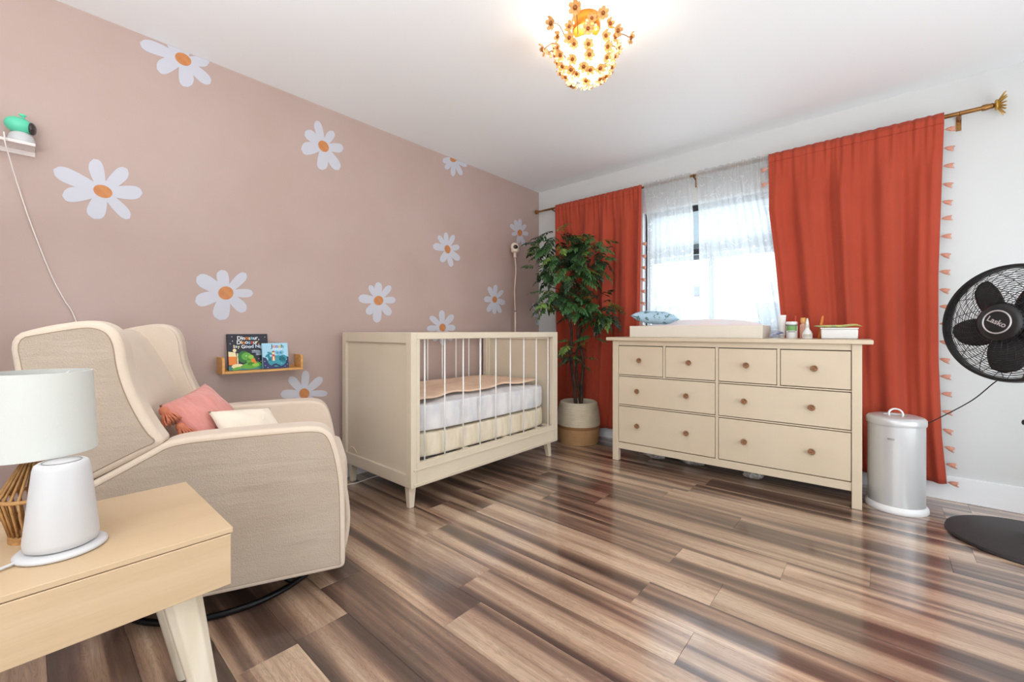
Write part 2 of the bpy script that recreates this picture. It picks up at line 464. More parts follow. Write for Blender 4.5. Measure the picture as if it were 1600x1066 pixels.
for label, (cx, cy, ra, rb, tilt), petals in DAISIES:
    c0 = on(min(cx, 841), cy, 0, 0.0)
    c0.z = min(c0.z, CEIL - 0.002)
    D = thing('daisy_decal', (0.0, c0.y, c0.z), label=label, cat='wall decal', group='white daisies on the pink wall')
    def put(nm, pix, d, mat):
        pts = wall_patch(pix, d)
        if not pts: return
        mb = MB().prism([(a - c0.y, b - c0.z) for a, b in pts], lambda a, b, dd: (dd, a, b), 0.0003, d)
        mb.build(nm, mat, D)
    k = 0
    for tx, ty, hwid in petals:
        ax, ay = tx - cx, ty - cy
        L_ = math.hypot(ax, ay); ux, uy = ax / L_, ay / L_; nx, ny = -uy, ux
        prof = []
        n = 16
        for i in range(n + 1):
            t = i / n
            w = hwid * (0.42 + 0.58 * sin(min(t / 0.72, 1) * pi / 2)) if t < 0.72 else hwid * math.sqrt(max(0, 1 - ((t - 0.72) / 0.28) ** 2))
            prof.append((t, w))
        left = [(cx + ux * t * L_ + nx * w, cy + uy * t * L_ + ny * w) for t, w in prof]
        right = [(cx + ux * t * L_ - nx * w, cy + uy * t * L_ - ny * w) for t, w in reversed(prof[:-1])]
        put('petal', left + right, 0.0010 + 0.00008 * k, m_petal); k += 1
    tt = radians(tilt)
    ring = [(cx + ra * 1.18 * cos(a) * cos(tt) - rb * 1.18 * sin(a) * sin(tt), cy + ra * 1.18 * cos(a) * sin(tt) + rb * 1.18 * sin(a) * cos(tt)) for a in [2 * pi * i / 28 for i in range(28)]]
    put('petal', ring, 0.0019, m_petal)
    eye = [(cx + ra * cos(a) * cos(tt) - rb * sin(a) * sin(tt), cy + ra * cos(a) * sin(tt) + rb * sin(a) * cos(tt)) for a in [2 * pi * i / 28 for i in range(28)]]
    put('flower_centre', eye, 0.0024, m_eye)
# ------------------------------------------------------------------ crib
m_crib = M('cream_lacquer', (222, 208, 186), 0.35, vary=(3, (217, 202, 179)))
m_acryl = M('clear_acrylic_rod', (240, 238, 232), 0.15, spec=0.6)
m_sheet = M('pastel_crib_sheet', (230, 226, 224), 0.85, vary=(14, (208, 206, 210), (1, 1, 0.5)), bump=(18, 0.25, (1, 1, 0.25)))
m_cream_cloth = M('cream_quilted_cloth', (232, 219, 196), 0.9, vary=(12, (218, 202, 176), (1, 1.6, 0.5)), bump=(14, 1.0, (1, 2, 0.4)))
m_peach = M('peach_muslin', (238, 206, 178), 0.9, vary=(9, (228, 192, 164)), bump=(30, 0.3))
CW, CL = 0.775, 1.385                       # depth along x, length along y
CRIB = thing('crib', (0.045, -2.205, 0.0), label='cream baby crib with solid end panels and clear rods against the pink wall', cat='crib')
def crib_end(y0, y1, outer):
    fz0, fz1 = 0.13, 0.99
    e = MB()
    e.box(0, 0.05, y0, y1, fz0, fz1); e.box(CW - 0.05, CW, y0, y1, fz0, fz1)
    e.box(0.05, CW - 0.05, y0, y1, fz1 - 0.06, fz1); e.box(0.05, CW - 0.05, y0, y1, fz0, fz0 + 0.07)
    f = e.build('end_frame', m_crib, CRIB, bevel=0.003)
    MB().box(0.05, CW - 0.05, y0 + 0.015, y1 - 0.015, fz0 + 0.07, fz1 - 0.06).build('end_panel', m_crib, CRIB)
crib_end(0.0, 0.038, 0)
crib_end(CL - 0.038, CL, 1)
for sx, nm in ((CW - 0.036, 'front_frame'), (0.0, 'back_frame')):
    y0, y1 = 0.038, CL - 0.038
    MB().box(sx, sx + 0.036, y0, y1, 0.952, 0.99).build('top_rail', m_crib, CRIB, bevel=0.003)
    r_ = MB().box(sx, sx + 0.036, y0, y1, 0.13, 0.262).build('bottom_rail', m_crib, CRIB, bevel=0.003)
    off = CW - 0.0005 if sx > 0.1 else -0.0055
    mo = MB(); 
    mo.box(off, off + 0.006, y0 - 0.02, y1 + 0.02, 0.222, 0.232); mo.box(off, off + 0.006, y0 - 0.02, y1 + 0.02, 0.142, 0.152)
    mo.build('moulding', m_crib, r_, bevel=0.002)
    for yy in (y0, y1 - 0.022):
        MB().box(sx, sx + 0.036, yy, yy + 0.022, 0.262, 0.952).build('stile', m_crib, CRIB, bevel=0.002)
    for i in range(9):
        yy = 0.105 + i * (CL - 0.21) / 8
        MB().tube([(sx + 0.018, yy, 0.262), (sx + 0.018, yy, 0.952)], 0.0045, 8).build('rod', m_acryl, CRIB, smooth=True)
for lx, sgx in ((0.06, -1), (CW - 0.07, 1)):
    for ly, sgy in ((0.045, -1), (CL - 0.055, 1)):
        t = 0.024; b = 0.016; dx = -0.0 * sgx; dy = 0.03 * sgy if sgy > 0 else 0.0
        bx, by = lx + dx, ly + dy
        MB().hexa([(bx - b, by - b, 0), (bx + b, by - b, 0), (bx + b, by + b, 0), (bx - b, by + b, 0),
                   (lx - t, ly - t, 0.13), (lx + t, ly - t, 0.13), (lx + t, ly + t, 0.13), (lx - t, ly + t, 0.13)]).build('leg', m_crib, CRIB, bevel=0.005)
sw = MB().tube([(0.09 + 0.11 * i / 10, -0.001, 0.228 + 0.028 * sin(pi * i / 10) - 0.012 * i / 10) for i in range(11)], [0.0015 + 0.002 * sin(pi * min(1, (i + 1) / 11)) for i in range(11)], 6)
sw.build('maker_mark', M('cream_badge', (236, 214, 186), 0.4), CRIB, smooth=True)

def cushion(name, mat, w, d, h, parent=None, nu=28, nv=20, puff=0.25, corner=0.05, wob=0.004, seed=0):
    """rounded slab, origin at the centre of its underside."""
    rg = random.Random(seed)
    ph = [rg.uniform(0, 6.28) for _ in range(6)]
    mb = MB()
    def sgnpow(t, e): return math.copysign(abs(t) ** e, t)
    NU, NV = 64, 14
    vs = []; 
    prof = []
    for j in range(NV + 1):
        a = -pi / 2 + pi * j / NV
        prof.append((sgnpow(cos(a), 0.35) if abs(cos(a)) > 1e-6 else 0.0, sgnpow(sin(a), 0.55)))
    def fn(u, v):
        a = 2 * pi * u
        j = min(int(round(v * NV)), NV)
        k, zz = prof[j]
        r = corner
        cxp, syp = sgnpow(cos(a), 0.28), sgnpow(sin(a), 0.28)
        sh = 1 - corner * (1 - k)
        x = cxp * w / 2 * sh; y = syp * d / 2 * sh
        if k < 1e-6: x *= 0.93; y *= 0.93
        z = h / 2 + zz * h / 2
        wv = wob * (sin(9 * x / w * 2 + ph[0]) + sin(7 * y / d * 3 + ph[1]) + sin(23 * a + ph[2]) * 0.5)
        return (x + wv * 0.6 * cxp, y + wv * 0.6 * syp, z + wv * (0.6 if zz > 0 else 0.0))
    mb.grid(fn, NU, NV, wrap=True)
    n = len(mb.v)
    # domed top and flat bottom
    w_ = NU
    top = [NV * w_ + i for i in range(NU)]; bot = [i for i in range(NU)]
    def shrink(ring, s, dz):
        ids = []
        cx = 0; cy = 0
        for i in ring:
            x, y, z = mb.v[i]
            ids.append(len(mb.v)); mb.v.append((x * s, y * s, z + dz))
        return ids
    prev = top
    for s, dz in ((0.85, puff * h * 0.3), (0.8, puff * h * 0.2), (0.7, puff * h * 0.15), (0.5, 0.0)):
        ids = shrink(prev, s, dz)
        mb.f += [(prev[i], prev[(i + 1) % NU], ids[(i + 1) % NU], ids[i]) for i in range(NU)]
        prev = ids
    mb.f.append(tuple(prev))
    mb.f.append(tuple(reversed(bot)))
    return mb.build(name, mat, parent, smooth=True)

cx_, cy_ = 0.045 + CW / 2, -2.205 + CL / 2
lowm = cushion('mattress_base', m_cream_cloth, CW - 0.09, CL - 0.095, 0.135, wob=0.004, seed=3, puff=0.0)
lowm.location = (cx_, cy_, 0.2635); tag(lowm, 'cream ruffled mattress base lying lowest inside the crib', 'mattress')
sup = MB()
for yy in (0.05, 0.42, 0.80, 1.17, CL - 0.09):
    sup.box(0.036, CW - 0.036, yy, yy + 0.04, 0.24, 0.262)
sup.build('slat_support', m_crib, CRIB)
upm = cushion('crib_mattress', m_sheet, CW - 0.085, CL - 0.09, 0.155, wob=0.004, seed=4)
upm.location = (cx_, cy_, 0.414); tag(upm, 'crib mattress in a pale pastel patterned sheet on the cream base', 'mattress')

# peach blanket spread on the mattress
def blanket():
    mb = MB()
    def fn(u, v):
        x = (u - 0.5) * (CW - 0.19); yv = (v - 0.5) * (CL - 0.17)
        x += 0.018 * sin(5 * v * 3.1 + 1) ; yv += 0.02 * sin(6 * u * 2 + 0.5)
        zt = 0.004 * sin(11 * u + 4 * v) + 0.004 * sin(17 * v + 3 * u) + 0.003 * sin(31 * u * v)
        e = max(abs(2 * u - 1), abs(2 * v - 1))
        return (x, yv, 0.016 + zt - 0.012 * e ** 6)
    mb.grid(fn, 26, 44)
    return mb
bl = blanket().build('blanket', m_peach, None, smooth=True, solid=0.008)
bl.location = (cx_ - 0.02, cy_, 0.414 + 0.155 + 0.034); bl.rotation_euler = (0, 0, radians(2))
tag(bl, 'thin peach muslin blanket spread on the crib mattress', 'blanket')

# ------------------------------------------------------------------ armchair
m_chair = M('oatmeal_linen', (190, 172, 154), 0.9, vary=(5, (184, 165, 146)), bump=(260, 0.35, (1, 1, 1)), sheen=0.2, bump2=(1.0, 0.35, (2, 2.5, 14)))
m_chair_in = M('cream_linen_lit', (222, 204, 185), 0.9, vary=(5, (218, 198, 178)), bump=(260, 0.2), sheen=0.2)  # cream inside fabric; also paints the light caught by arm and wing edges
m_pipe = M('seam_piping', (158, 136, 114), 0.85)
m_black = M('black_metal', (24, 23, 24), 0.35, metal=0.6)
CPHI = radians(23.5)
# local frame: x = across (0 near side .. negative towards the far side), y = forward, z = up
CH = thing('armchair', (1.216, -2.79, 0.0), -CPHI, label='beige linen wingback glider armchair with curved wings beside the wooden table', cat='armchair')
ARM_T = 0.115; CWID = 0.76
def smooth_poly(pts, it=2):
    for _ in range(it):
        out = []
        n = len(pts)
        for i in range(n):
            p, q = pts[i], pts[(i + 1) % n]
            out.append((p[0] * .75 + q[0] * .25, p[1] * .75 + q[1] * .25))
            out.append((p[0] * .25 + q[0] * .75, p[1] * .25 + q[1] * .75))
        pts = out
    return pts
ARM = [(-0.035, 0.092), (0.0, 0.094), (0.005, 0.12), (0.004, 0.30), (0.0, 0.43), (-0.016, 0.53), (-0.04, 0.61), (-0.085, 0.645), (-0.20, 0.648), (-0.35, 0.647), (-0.48, 0.645), (-0.545, 0.636), (-0.585, 0.612), (-0.735, 0.528), (-0.86, 0.46), (-0.845, 0.30), (-0.80, 0.095), (-0.4, 0.095)]
WING = [(-0.545, 0.63), (-0.572, 0.675), (-0.605, 0.745), (-0.632, 0.82), (-0.648, 0.89), (-0.654, 0.955), (-0.672, 1.005), (-0.715, 1.032), (-0.764, 1.031), (-0.85, 1.012), (-0.918, 0.985), (-0.905, 0.88), (-0.885, 0.70), (-0.865, 0.47), (-0.735, 0.53), (-0.60, 0.60)]
def resample_keep(pts): return smooth_poly(pts, 2)
def side_panel(poly, x0, x1, name, mat, bev):
    o = MB().prism(resample_keep(poly), lambda a, b, d: (d, a, b), x0, x1).build(name, mat, CH, bevel=bev, seg=4)
    o.modifiers['bevel'].angle_limit = radians(50)
    return o
def piping(poly, x, parent, r=0.0042, inset=0.012):
    pts = resample_keep(poly)
    cx = sum(p[0] for p in pts) / len(pts); cz = sum(p[1] for p in pts) / len(pts)
    MB().tube([(x, p[0], p[1]) for p in pts], r, 6, closed=True).build('piping', m_pipe, parent, smooth=True)
def inset_poly(poly, d):
    n = len(poly); out = []
    area2 = sum(poly[i][0] * poly[(i + 1) % n][1] - poly[(i + 1) % n][0] * poly[i][1] for i in range(n))
    sg = 1 if area2 > 0 else -1
    for i in range(n):
        p0, p1, p2 = poly[i - 1], poly[i], poly[(i + 1) % n]
        tx, ty = p2[0] - p0[0], p2[1] - p0[1]
        l = math.hypot(tx, ty) or 1
        out.append((p1[0] - sg * ty / l * d, p1[1] + sg * tx / l * d))
    return out
for side in (0, 1):
    if side == 0: a0, a1, outx = -ARM_T, 0.0, 0.0
    else: a0, a1, outx = -CWID, -CWID + ARM_T, -CWID
    arm = side_panel(ARM, a0, a1, 'arm', m_chair_in, 0.022)  # pale body leaves a rim toned as if lit around the side panel
    sgn = 1 if side == 0 else -1
    ip = inset_poly(ARM, 0.020)
    MB().prism(resample_keep(ip), lambda a, b, d: (d, a, b), outx - sgn * 0.01, outx + sgn * 0.0022).build('side_panel', m_chair, arm, bevel=0.0015)
    MB().tube([(outx + sgn * 0.001, p[0], p[1]) for p in resample_keep(ip)], 0.0017, 6, closed=True).build('piping', m_pipe, arm, smooth=True)
    wa0, wa1 = (a0 + 0.02, a1 - 0.004) if side == 0 else (a0 + 0.004, a1 - 0.02)
    wing = side_panel(WING, wa0, wa1, 'wing', m_chair_in, 0.024)
    ipw = inset_poly(WING, 0.024)
    wx = wa1 + 0.001 if side == 0 else wa0 - 0.001
    MB().prism(resample_keep(ipw), lambda a, b, d: (d, a, b), wx - sgn * 0.012, wx + sgn * 0.0012).build('side_panel', m_chair, wing, bevel=0.0012)
    MB().tube([(wx, p[0], p[1]) for p in resample_keep(ipw)], 0.0017, 6, closed=True).build('piping', m_pipe, wing, smooth=True)
    # lighter inside face of the wing
    wi = inset_poly(WING, 0.010)
    ix0, ix1 = (wa0 - 0.012, wa0 + 0.006) if side == 0 else (wa1 - 0.006, wa1 + 0.012)
    o = MB().prism(resample_keep(wi), lambda a, b, d: (d, a, b), ix0, ix1).build('wing_lining', m_chair_in, wing, bevel=0.005, seg=3)
xm = -CWID / 2; iw = CWID - 2 * ARM_T
# back rest: reclined slab between the wings
BK = [(-0.50, 0.40), (-0.575, 0.55), (-0.66, 0.74), (-0.735, 0.90), (-0.785, 0.985), (-0.83, 1.012), (-0.90, 0.985), (-0.90, 0.80), (-0.86, 0.45), (-0.80, 0.14), (-0.60, 0.14)]
o = MB().prism(smooth_poly(BK, 1), lambda a, b, d: (d, a, b), -CWID + ARM_T - 0.02, -ARM_T + 0.02).build('backrest', m_chair_in, CH, bevel=0.012, seg=3)
o.modifiers['bevel'].angle_limit = radians(50)
o = MB().box(-CWID + ARM_T - 0.005, -ARM_T + 0.005, -0.78, -0.012, 0.10, 0.29).build('front_rail', m_chair, CH, bevel=0.012, seg=3)
sc_ = cushion('seat_cushion', m_chair_in, iw + 0.015, 0.66, 0.17, CH, wob=0.003, corner=0.06, seed=9)
sc_.location = (xm, -0.305, 0.292)
# front of the seat, a pale upholstered flap that swells past the arms
def flap(u, v):
    x = xm + (u - 0.5) * (iw + 0.05)
    z = 0.13 + v * 0.27
    return (x, -0.004 + 0.030 * sin(pi * min(1, v * 0.9 + 0.1)) * (0.75 + 0.25 * sin(pi * u)), z)
MB().grid(flap, 14, 12).build('footrest_panel', m_chair_in, CH, smooth=True, solid=0.02)
# swivel base
bs = MB()
RC = (xm, -0.42)
bs.tube([(RC[0] + 0.352 * cos(2 * pi * i / 64), RC[1] + 0.352 * sin(2 * pi * i / 64), 0.012) for i in range(64)], 0.011, 8, closed=True)
for k in range(4):
    a = pi / 4 + k * pi / 2
    bs.tube([(RC[0], RC[1], 0.05), (RC[0] + 0.2 * cos(a), RC[1] + 0.2 * sin(a), 0.04), (RC[0] + 0.35 * cos(a), RC[1] + 0.35 * sin(a), 0.012)], 0.012, 6)
bs.build('base_ring', m_black, CH, smooth=True)
MB().lathe([(0, 0.02), (0.06, 0.02), (0.06, 0.06), (0.035, 0.075), (0.035, 0.105), (0, 0.105)], 24, (RC[0], RC[1], 0)).build('swivel_column', m_black, CH, smooth=True, edge=40)

# ------------------------------------------------------------------ pillows
def pillow(name, mat, w, h, t, matrix, seed=0, sag=0.06):
    rg = random.Random(seed); ph = [rg.uniform(0, 6) for _ in range(5)]
    N = 22
    mb = MB()
    for sgn in (1, -1):
        def fn(u, v):
            a, b = 2 * u - 1, 2 * v - 1
            e = max(0.0, (1 - abs(a) ** 2.6)) ** 0.55 * max(0.0, (1 - abs(b) ** 2.6)) ** 0.55
            px = a * w / 2 * (1 - sag * (1 - b * b) * abs(a)); py = b * h / 2 * (1 - sag * (1 - a * a) * abs(b))
            z = sgn * t / 2 * e + 0.004 * sin(7 * a + ph[0]) * sin(6 * b + ph[1]) * e
            return (px, py, z)
        mb.grid(fn, N, N)
    o = mb.build(name, mat, None, smooth=True)
    bm = bmesh.new(); bm.from_mesh(o.data)
    bmesh.ops.remove_doubles(bm, verts=bm.verts, dist=1e-5)
    bmesh.ops.recalc_face_normals(bm, faces=bm.faces)
    bm.to_mesh(o.data); bm.free()
    o.matrix_world = matrix
    return o
def frame(origin, xdir, ydir):
    x = Vector(xdir).normalized(); y = Vector(ydir); y = (y - x * y.dot(x)).normalized(); z = x.cross(y)
    return Matrix(((x.x, y.x, z.x, origin[0]), (x.y, y.y, z.y, origin[1]), (x.z, y.z, z.z, origin[2]), (0, 0, 0, 1)))
CHM = Matrix.Translation(Vector((1.216, -2.79, 0))) @ Matrix.Rotation(-CPHI, 4, 'Z')
def chair_pt(x, y, z): return CHM @ Vector((x, y, z))
def chair_dir(x, y, z): return CHM.to_3x3() @ Vector((x, y, z))
m_pinkp = M('coral_pink_knit', (226, 152, 142), 0.95, vary=(40, (214, 138, 126), (1, 0.25, 1)), bump=(120, 0.5, (1, 0.3, 1)), sheen=0.3)
m_tassel = M('terracotta_yarn', (214, 130, 98), 0.95, bump=(200, 0.4))
m_creamp = M('ivory_cotton', (240, 226, 206), 0.9, bump=(120, 0.2), sheen=0.2)
PP = pillow('throw_pillow', m_pinkp, 0.285, 0.24, 0.10, frame(chair_pt(-0.345, -0.50, 0.655), chair_dir(-0.25, 0.085, 0.045), chair_dir(-0.05, -0.10, 0.147)), 2)
tag(PP, 'coral pink knitted throw pillow with yarn tassels on the armchair seat', 'pillow')
def tassel_mesh(name, length, r, mat, strands=26, seed=1):
    rg = random.Random(seed); mb = MB()
    mb.ball((0, 0, -r * 0.55), (r * 0.5, r * 0.5, r * 0.6), 10, 6)
    for i in range(strands):
        a = 2 * pi * i / strands + rg.uniform(-.2, .2); q = rg.uniform(0.45, 1.0)
        pts = []
        for j in range(5):
            t = j / 4
            rr = r * (0.25 + 0.75 * t ** 0.7) * q
            pts.append((rr * cos(a) + rg.uniform(-1, 1) * r * .08, rr * sin(a) + rg.uniform(-1, 1) * r * .08, -r * 0.7 - t * (length - r * 0.7) * rg.uniform(.9, 1.05)))
        mb.tube(pts, r * 0.085, 4)
    return mb.mesh(name, mat, True)
tm = tassel_mesh('tassel', 0.072, 0.032, m_tassel, 34)
inv = PP.matrix_world.inverted()
for (lx, ly), (dx, dy, dz) in (((-0.140, 0.110), (0.55, 0.2, -0.9)), ((-0.138, 0.030), (0.9, -0.2, -0.8))):
    o = link_mesh('tassel', tm, PP)
    wdir = inv.to_3x3() @ chair_dir(dx * 0.5, 0.62, dz)
    q = Vector((0, 0, -1)).rotation_difference(wdir.normalized())
    o.location = (lx, ly, 0); o.rotation_euler = q.to_euler()
CP = pillow('lumbar_pillow', m_creamp, 0.25, 0.22, 0.07, frame(chair_pt(-0.270, -0.335, 0.602), chair_dir(-0.14, 0.188, -0.023), chair_dir(-0.16, -0.044, 0.122)), 5)
tag(CP, 'plain ivory cotton pillow in front of the pink pillow on the armchair', 'pillow')

# ------------------------------------------------------------------ dresser
m_dr = M('cream_dresser_paint', (216, 198, 173), 0.4, vary=(2.5, (211, 192, 166)))
m_gap = M('drawer_shadow_gap', (120, 104, 84), 0.8)
m_knob = M('carved_wood_knob', (158, 112, 76), 0.55, vary=(60, (112, 74, 46)))
DW, DD, DH = 1.497, 0.40, 0.95
DR = thing('dresser', (1.178, -0.591, 0.0), math.atan2(0.063, 1.495), label='cream eight-drawer dresser with carved wooden knobs under the window', cat='dresser')
LEG = 0.046
for x0 in (0, DW - LEG):
    for y0 in (0, DD - LEG):
        MB().box(x0, x0 + LEG, y0, y0 + LEG, 0, 0.924).build('leg', m_dr, DR, bevel=0.003)
cs = MB()
cs.box(0.006, 0.028, LEG, DD - LEG, 0.095, 0.924); cs.box(DW - 0.028, DW - 0.006, LEG, DD - LEG, 0.095, 0.924)
cs.box(LEG, DW - LEG, DD - 0.03, DD - 0.02, 0.095, 0.924); cs.box(0.02, DW - 0.02, 0.03, DD - 0.02, 0.10, 0.115)
cs.build('carcass', m_dr, DR)
fr = MB()
MIDX = DW / 2
rows = [(0.146, 0.424), (0.436, 0.652), (0.664, 0.886)]
fr.box(LEG, DW - LEG, 0.006, 0.03, 0.095, 0.143); fr.box(LEG, DW - LEG, 0.006, 0.03, 0.889, 0.924)
fr.box(LEG, DW - LEG, 0.006, 0.03, 0.426, 0.434); fr.box(LEG, DW - LEG, 0.006, 0.03, 0.654, 0.662)
fr.box(MIDX - 0.009, MIDX + 0.009, 0.006, 0.03, 0.143, 0.889)
hwid = (DW - 2 * LEG) / 2
for s in (0, 1):
    xm2 = LEG + hwid * s + hwid / 2
    fr.box(xm2 - 0.008, xm2 + 0.008, 0.006, 0.03, 0.662, 0.889)
fr.build('face_frame', m_dr, DR, bevel=0.0015)
MB().box(LEG, DW - LEG, 0.022, 0.034, 0.10, 0.92).build('inner_shadow_board', m_gap, DR)
MB().box(-0.045, DW + 0.048, -0.025, DD, 0.924, 0.950).build('top', m_dr, DR, bevel=0.006, seg=3)
knob_me = MB()
kp = [(0, 0.0), (0.008, 0.0), (0.008, 0.012), (0.016, 0.016), (0.0185, 0.021), (0.0175, 0.026), (0.013, 0.0265), (0.012, 0.0245), (0.006, 0.0245), (0.005, 0.028), (0, 0.029)]
t_ = MB().lathe(kp, 20); knob_me.add([(x, -z, y) for x, y, z in t_.v], t_.f)
knob_me = knob_me.mesh('knob', m_knob, True)
def drawer(x0, x1, z0, z1, nk):
    g = 0.003
    d = MB().box(x0 + g, x1 - g, 0.004, 0.022, z0 + g, z1 - g).build('drawer', m_dr, DR, bevel=0.002)
    L_ = x1 - x0
    xs = [x0 + L_ / 2] if nk == 1 else [x0 + L_ * 0.225, x0 + L_ * 0.735]
    for kx in xs:
        link_mesh('knob', knob_me, d, loc=(kx, 0.004, (z0 + z1) / 2 + 0.004))
for s in (0, 1):
    xa = LEG if s == 0 else MIDX + 0.009
    xb = MIDX - 0.009 if s == 0 else DW - LEG
    xc = (LEG + hwid * s + hwid / 2)
    drawer(xa, xc - 0.008, *rows[2], 1); drawer(xc + 0.008, xb, *rows[2], 1)
    drawer(xa, xb, *rows[1], 2); drawer(xa, xb, *rows[0], 2)

# ------------------------------------------------------------------ side table
m_tab = M('pale_birch_veneer', (208, 180, 146), 0.5, vary=(3.0, (198, 169, 133), (2, 0.5, 5)), bump=(80, 0.06, (1, 0.1, 1)))
m_tableg = M('whitewashed_wood', (232, 222, 204), 0.5, vary=(6, (218, 204, 180), (3, 3, 0.5)))
TX0, TX1, TY0, TY1, TZ = 1.203, 1.645, -3.80, -3.276, 0.55
TB = thing('side_table', ((TX0 + TX1) / 2, (TY0 + TY1) / 2, 0), label='pale wooden box-top side table with splayed legs in the front corner', cat='table')
hx, hy = (TX1 - TX0) / 2, (TY1 - TY0) / 2
MB().box(-hx, hx, -hy, hy, TZ - 0.012, TZ).build('tabletop', m_tab, TB, bevel=0.0015)
bx_ = MB()
bx_.box(-hx + 0.002, -hx + 0.016, -hy + 0.002, hy - 0.002, 0.42, TZ - 0.0125); bx_.box(-hx + 0.016, hx - 0.016, hy - 0.016, hy - 0.002, 0.42, TZ - 0.0125)
bx_.box(-hx + 0.016, hx - 0.016, -hy + 0.002, -hy + 0.016, 0.42, TZ - 0.0125); bx_.box(-hx + 0.016, hx - 0.016, -hy + 0.016, hy - 0.016, 0.42, 0.434)
bx_.build('box', m_tab, TB, bevel=0.001)
MB().box(hx - 0.018, hx + 0.001, -hy + 0.004, hy - 0.004, 0.4215, TZ - 0.0135).build('drawer_front', m_tab, TB, bevel=0.002)
for sx in (-1, 1):
    for sy in (-1, 1):
        tx, ty = sx * (hx - 0.075), sy * (hy - 0.085)
        bx, by = sx * (hx - 0.045), sy * (hy - 0.012)
        pts = []
        for (qx, qy, qz, a) in ((bx, by, 0.0, 0.017), (tx, ty, 0.42, 0.036)):
            pts.append([(qx + a * c1, qy + a * c2, qz) for c1, c2 in ((-1, -0.55), (-0.55, -1), (0.55, -1), (1, -0.55), (1, 0.55), (0.55, 1), (-0.55, 1), (-1, 0.55))])
        mb = MB(); n = 8
        mb.add(pts[0] + pts[1], [tuple(range(7, -1, -1)), tuple(range(8, 16))] + [(i, (i + 1) % n, n + (i + 1) % n, n + i) for i in range(n)])
        mb.build('leg', m_tableg, TB, bevel=0.004)
# ------------------------------------------------------------------ curtain rod
m_brass = M('antique_brass', (168, 122, 70), 0.32, metal=0.85, vary=(8, (120, 82, 46)))
m_gold = M('gold_leaf', (196, 156, 78), 0.4, metal=0.6)
ROD_Y, ROD_Z = -0.075, 2.242
RODT = thing('curtain_rod', (1.63, ROD_Y, ROD_Z), label='antique brass curtain rod with a gold starburst finial above the window', cat='curtain rod')
MB().tube([(-1.60, 0, 0), (0.2, 0, 0)], 0.0095, 14).build('rod', m_brass, RODT, smooth=True, edge=40)
MB().tube([(0.2, 0, 0), (1.57, 0, 0)], 0.012, 14).build('outer_rod', m_brass, RODT, smooth=True, edge=40)
def xl(prof, n=16):
    t = MB().lathe(prof, n); return [(z, x, y) for x, y, z in t.v], t.f
mb = MB(); v_, f_ = xl([(0, 1.545), (0.016, 1.545), (0.017, 1.56), (0.014, 1.575), (0.015, 1.585), (0.010, 1.592), (0, 1.594)]); mb.add(v_, f_)
mb.build('end_collar', m_brass, RODT, smooth=True, edge=40)
mb = MB(); v_, f_ = xl([(0, -1.61), (0.020, -1.61), (0.022, -1.60), (0.018, -1.585), (0.010, -1.58), (0, -1.58)]); mb.add(v_, f_)
mb.build('end_cap', m_brass, RODT, smooth=True, edge=40)
st = MB()
NR = 17
for k in range(NR):
    a = 2 * pi * k / NR; L_ = 0.062 if k % 2 == 0 else 0.052
    c_, s_ = cos(a), sin(a); p_, q_ = -s_, c_
    lean = 0.030
    st.add([(1.596, 0.010 * c_ + 0.0055 * p_, 0.010 * s_ + 0.0055 * q_), (1.596, 0.010 * c_ - 0.0055 * p_, 0.010 * s_ - 0.0055 * q_),
            (1.596 + lean, L_ * c_ - 0.003 * p_, L_ * s_ - 0.003 * q_), (1.596 + lean, L_ * c_ + 0.003 * p_, L_ * s_ + 0.003 * q_),
            (1.603, 0.010 * c_ + 0.0055 * p_, 0.010 * s_ + 0.0055 * q_), (1.603, 0.010 * c_ - 0.0055 * p_, 0.010 * s_ - 0.0055 * q_),
            (1.601 + lean, L_ * c_ - 0.003 * p_, L_ * s_ - 0.003 * q_), (1.601 + lean, L_ * c_ + 0.003 * p_, L_ * s_ + 0.003 * q_)],
           [(0, 3, 2, 1), (4, 5, 6, 7), (0, 1, 5, 4), (1, 2, 6, 5), (2, 3, 7, 6), (3, 0, 4, 7)])
fin = st.build('starburst_finial', m_gold, RODT)
mb = MB(); v_, f_ = xl([(0, 1.592), (0.026, 1.594), (0.030, 1.600), (0.022, 1.607), (0, 1.610)], 20); mb.add(v_, f_)
mb.build('finial_boss', m_gold, fin, smooth=True)
for bxp in (-1.40, -0.010, 1.462):
    b = MB()
    b.tube([(bxp, -0.0, -0.013), (bxp, 0.03, -0.016), (bxp, 0.072, -0.02)], 0.006, 8)
    b.box(bxp - 0.011, bxp + 0.011, 0.0685, 0.0745, -0.075, 0.01)
    b.tube([(bxp, 0.0145 * cos(t), 0.0145 * sin(t)) for t in [radians(150 + 24 * i) for i in range(11)]], 0.004, 6)
    br = b.build('bracket', m_brass, RODT, smooth=True, edge=40)
    sc = MB()
    for zz in (-0.035, -0.06): sc.ball((bxp, 0.067, zz), 0.004, 8, 5)
    sc.build('screws', m_gold, br, smooth=True)

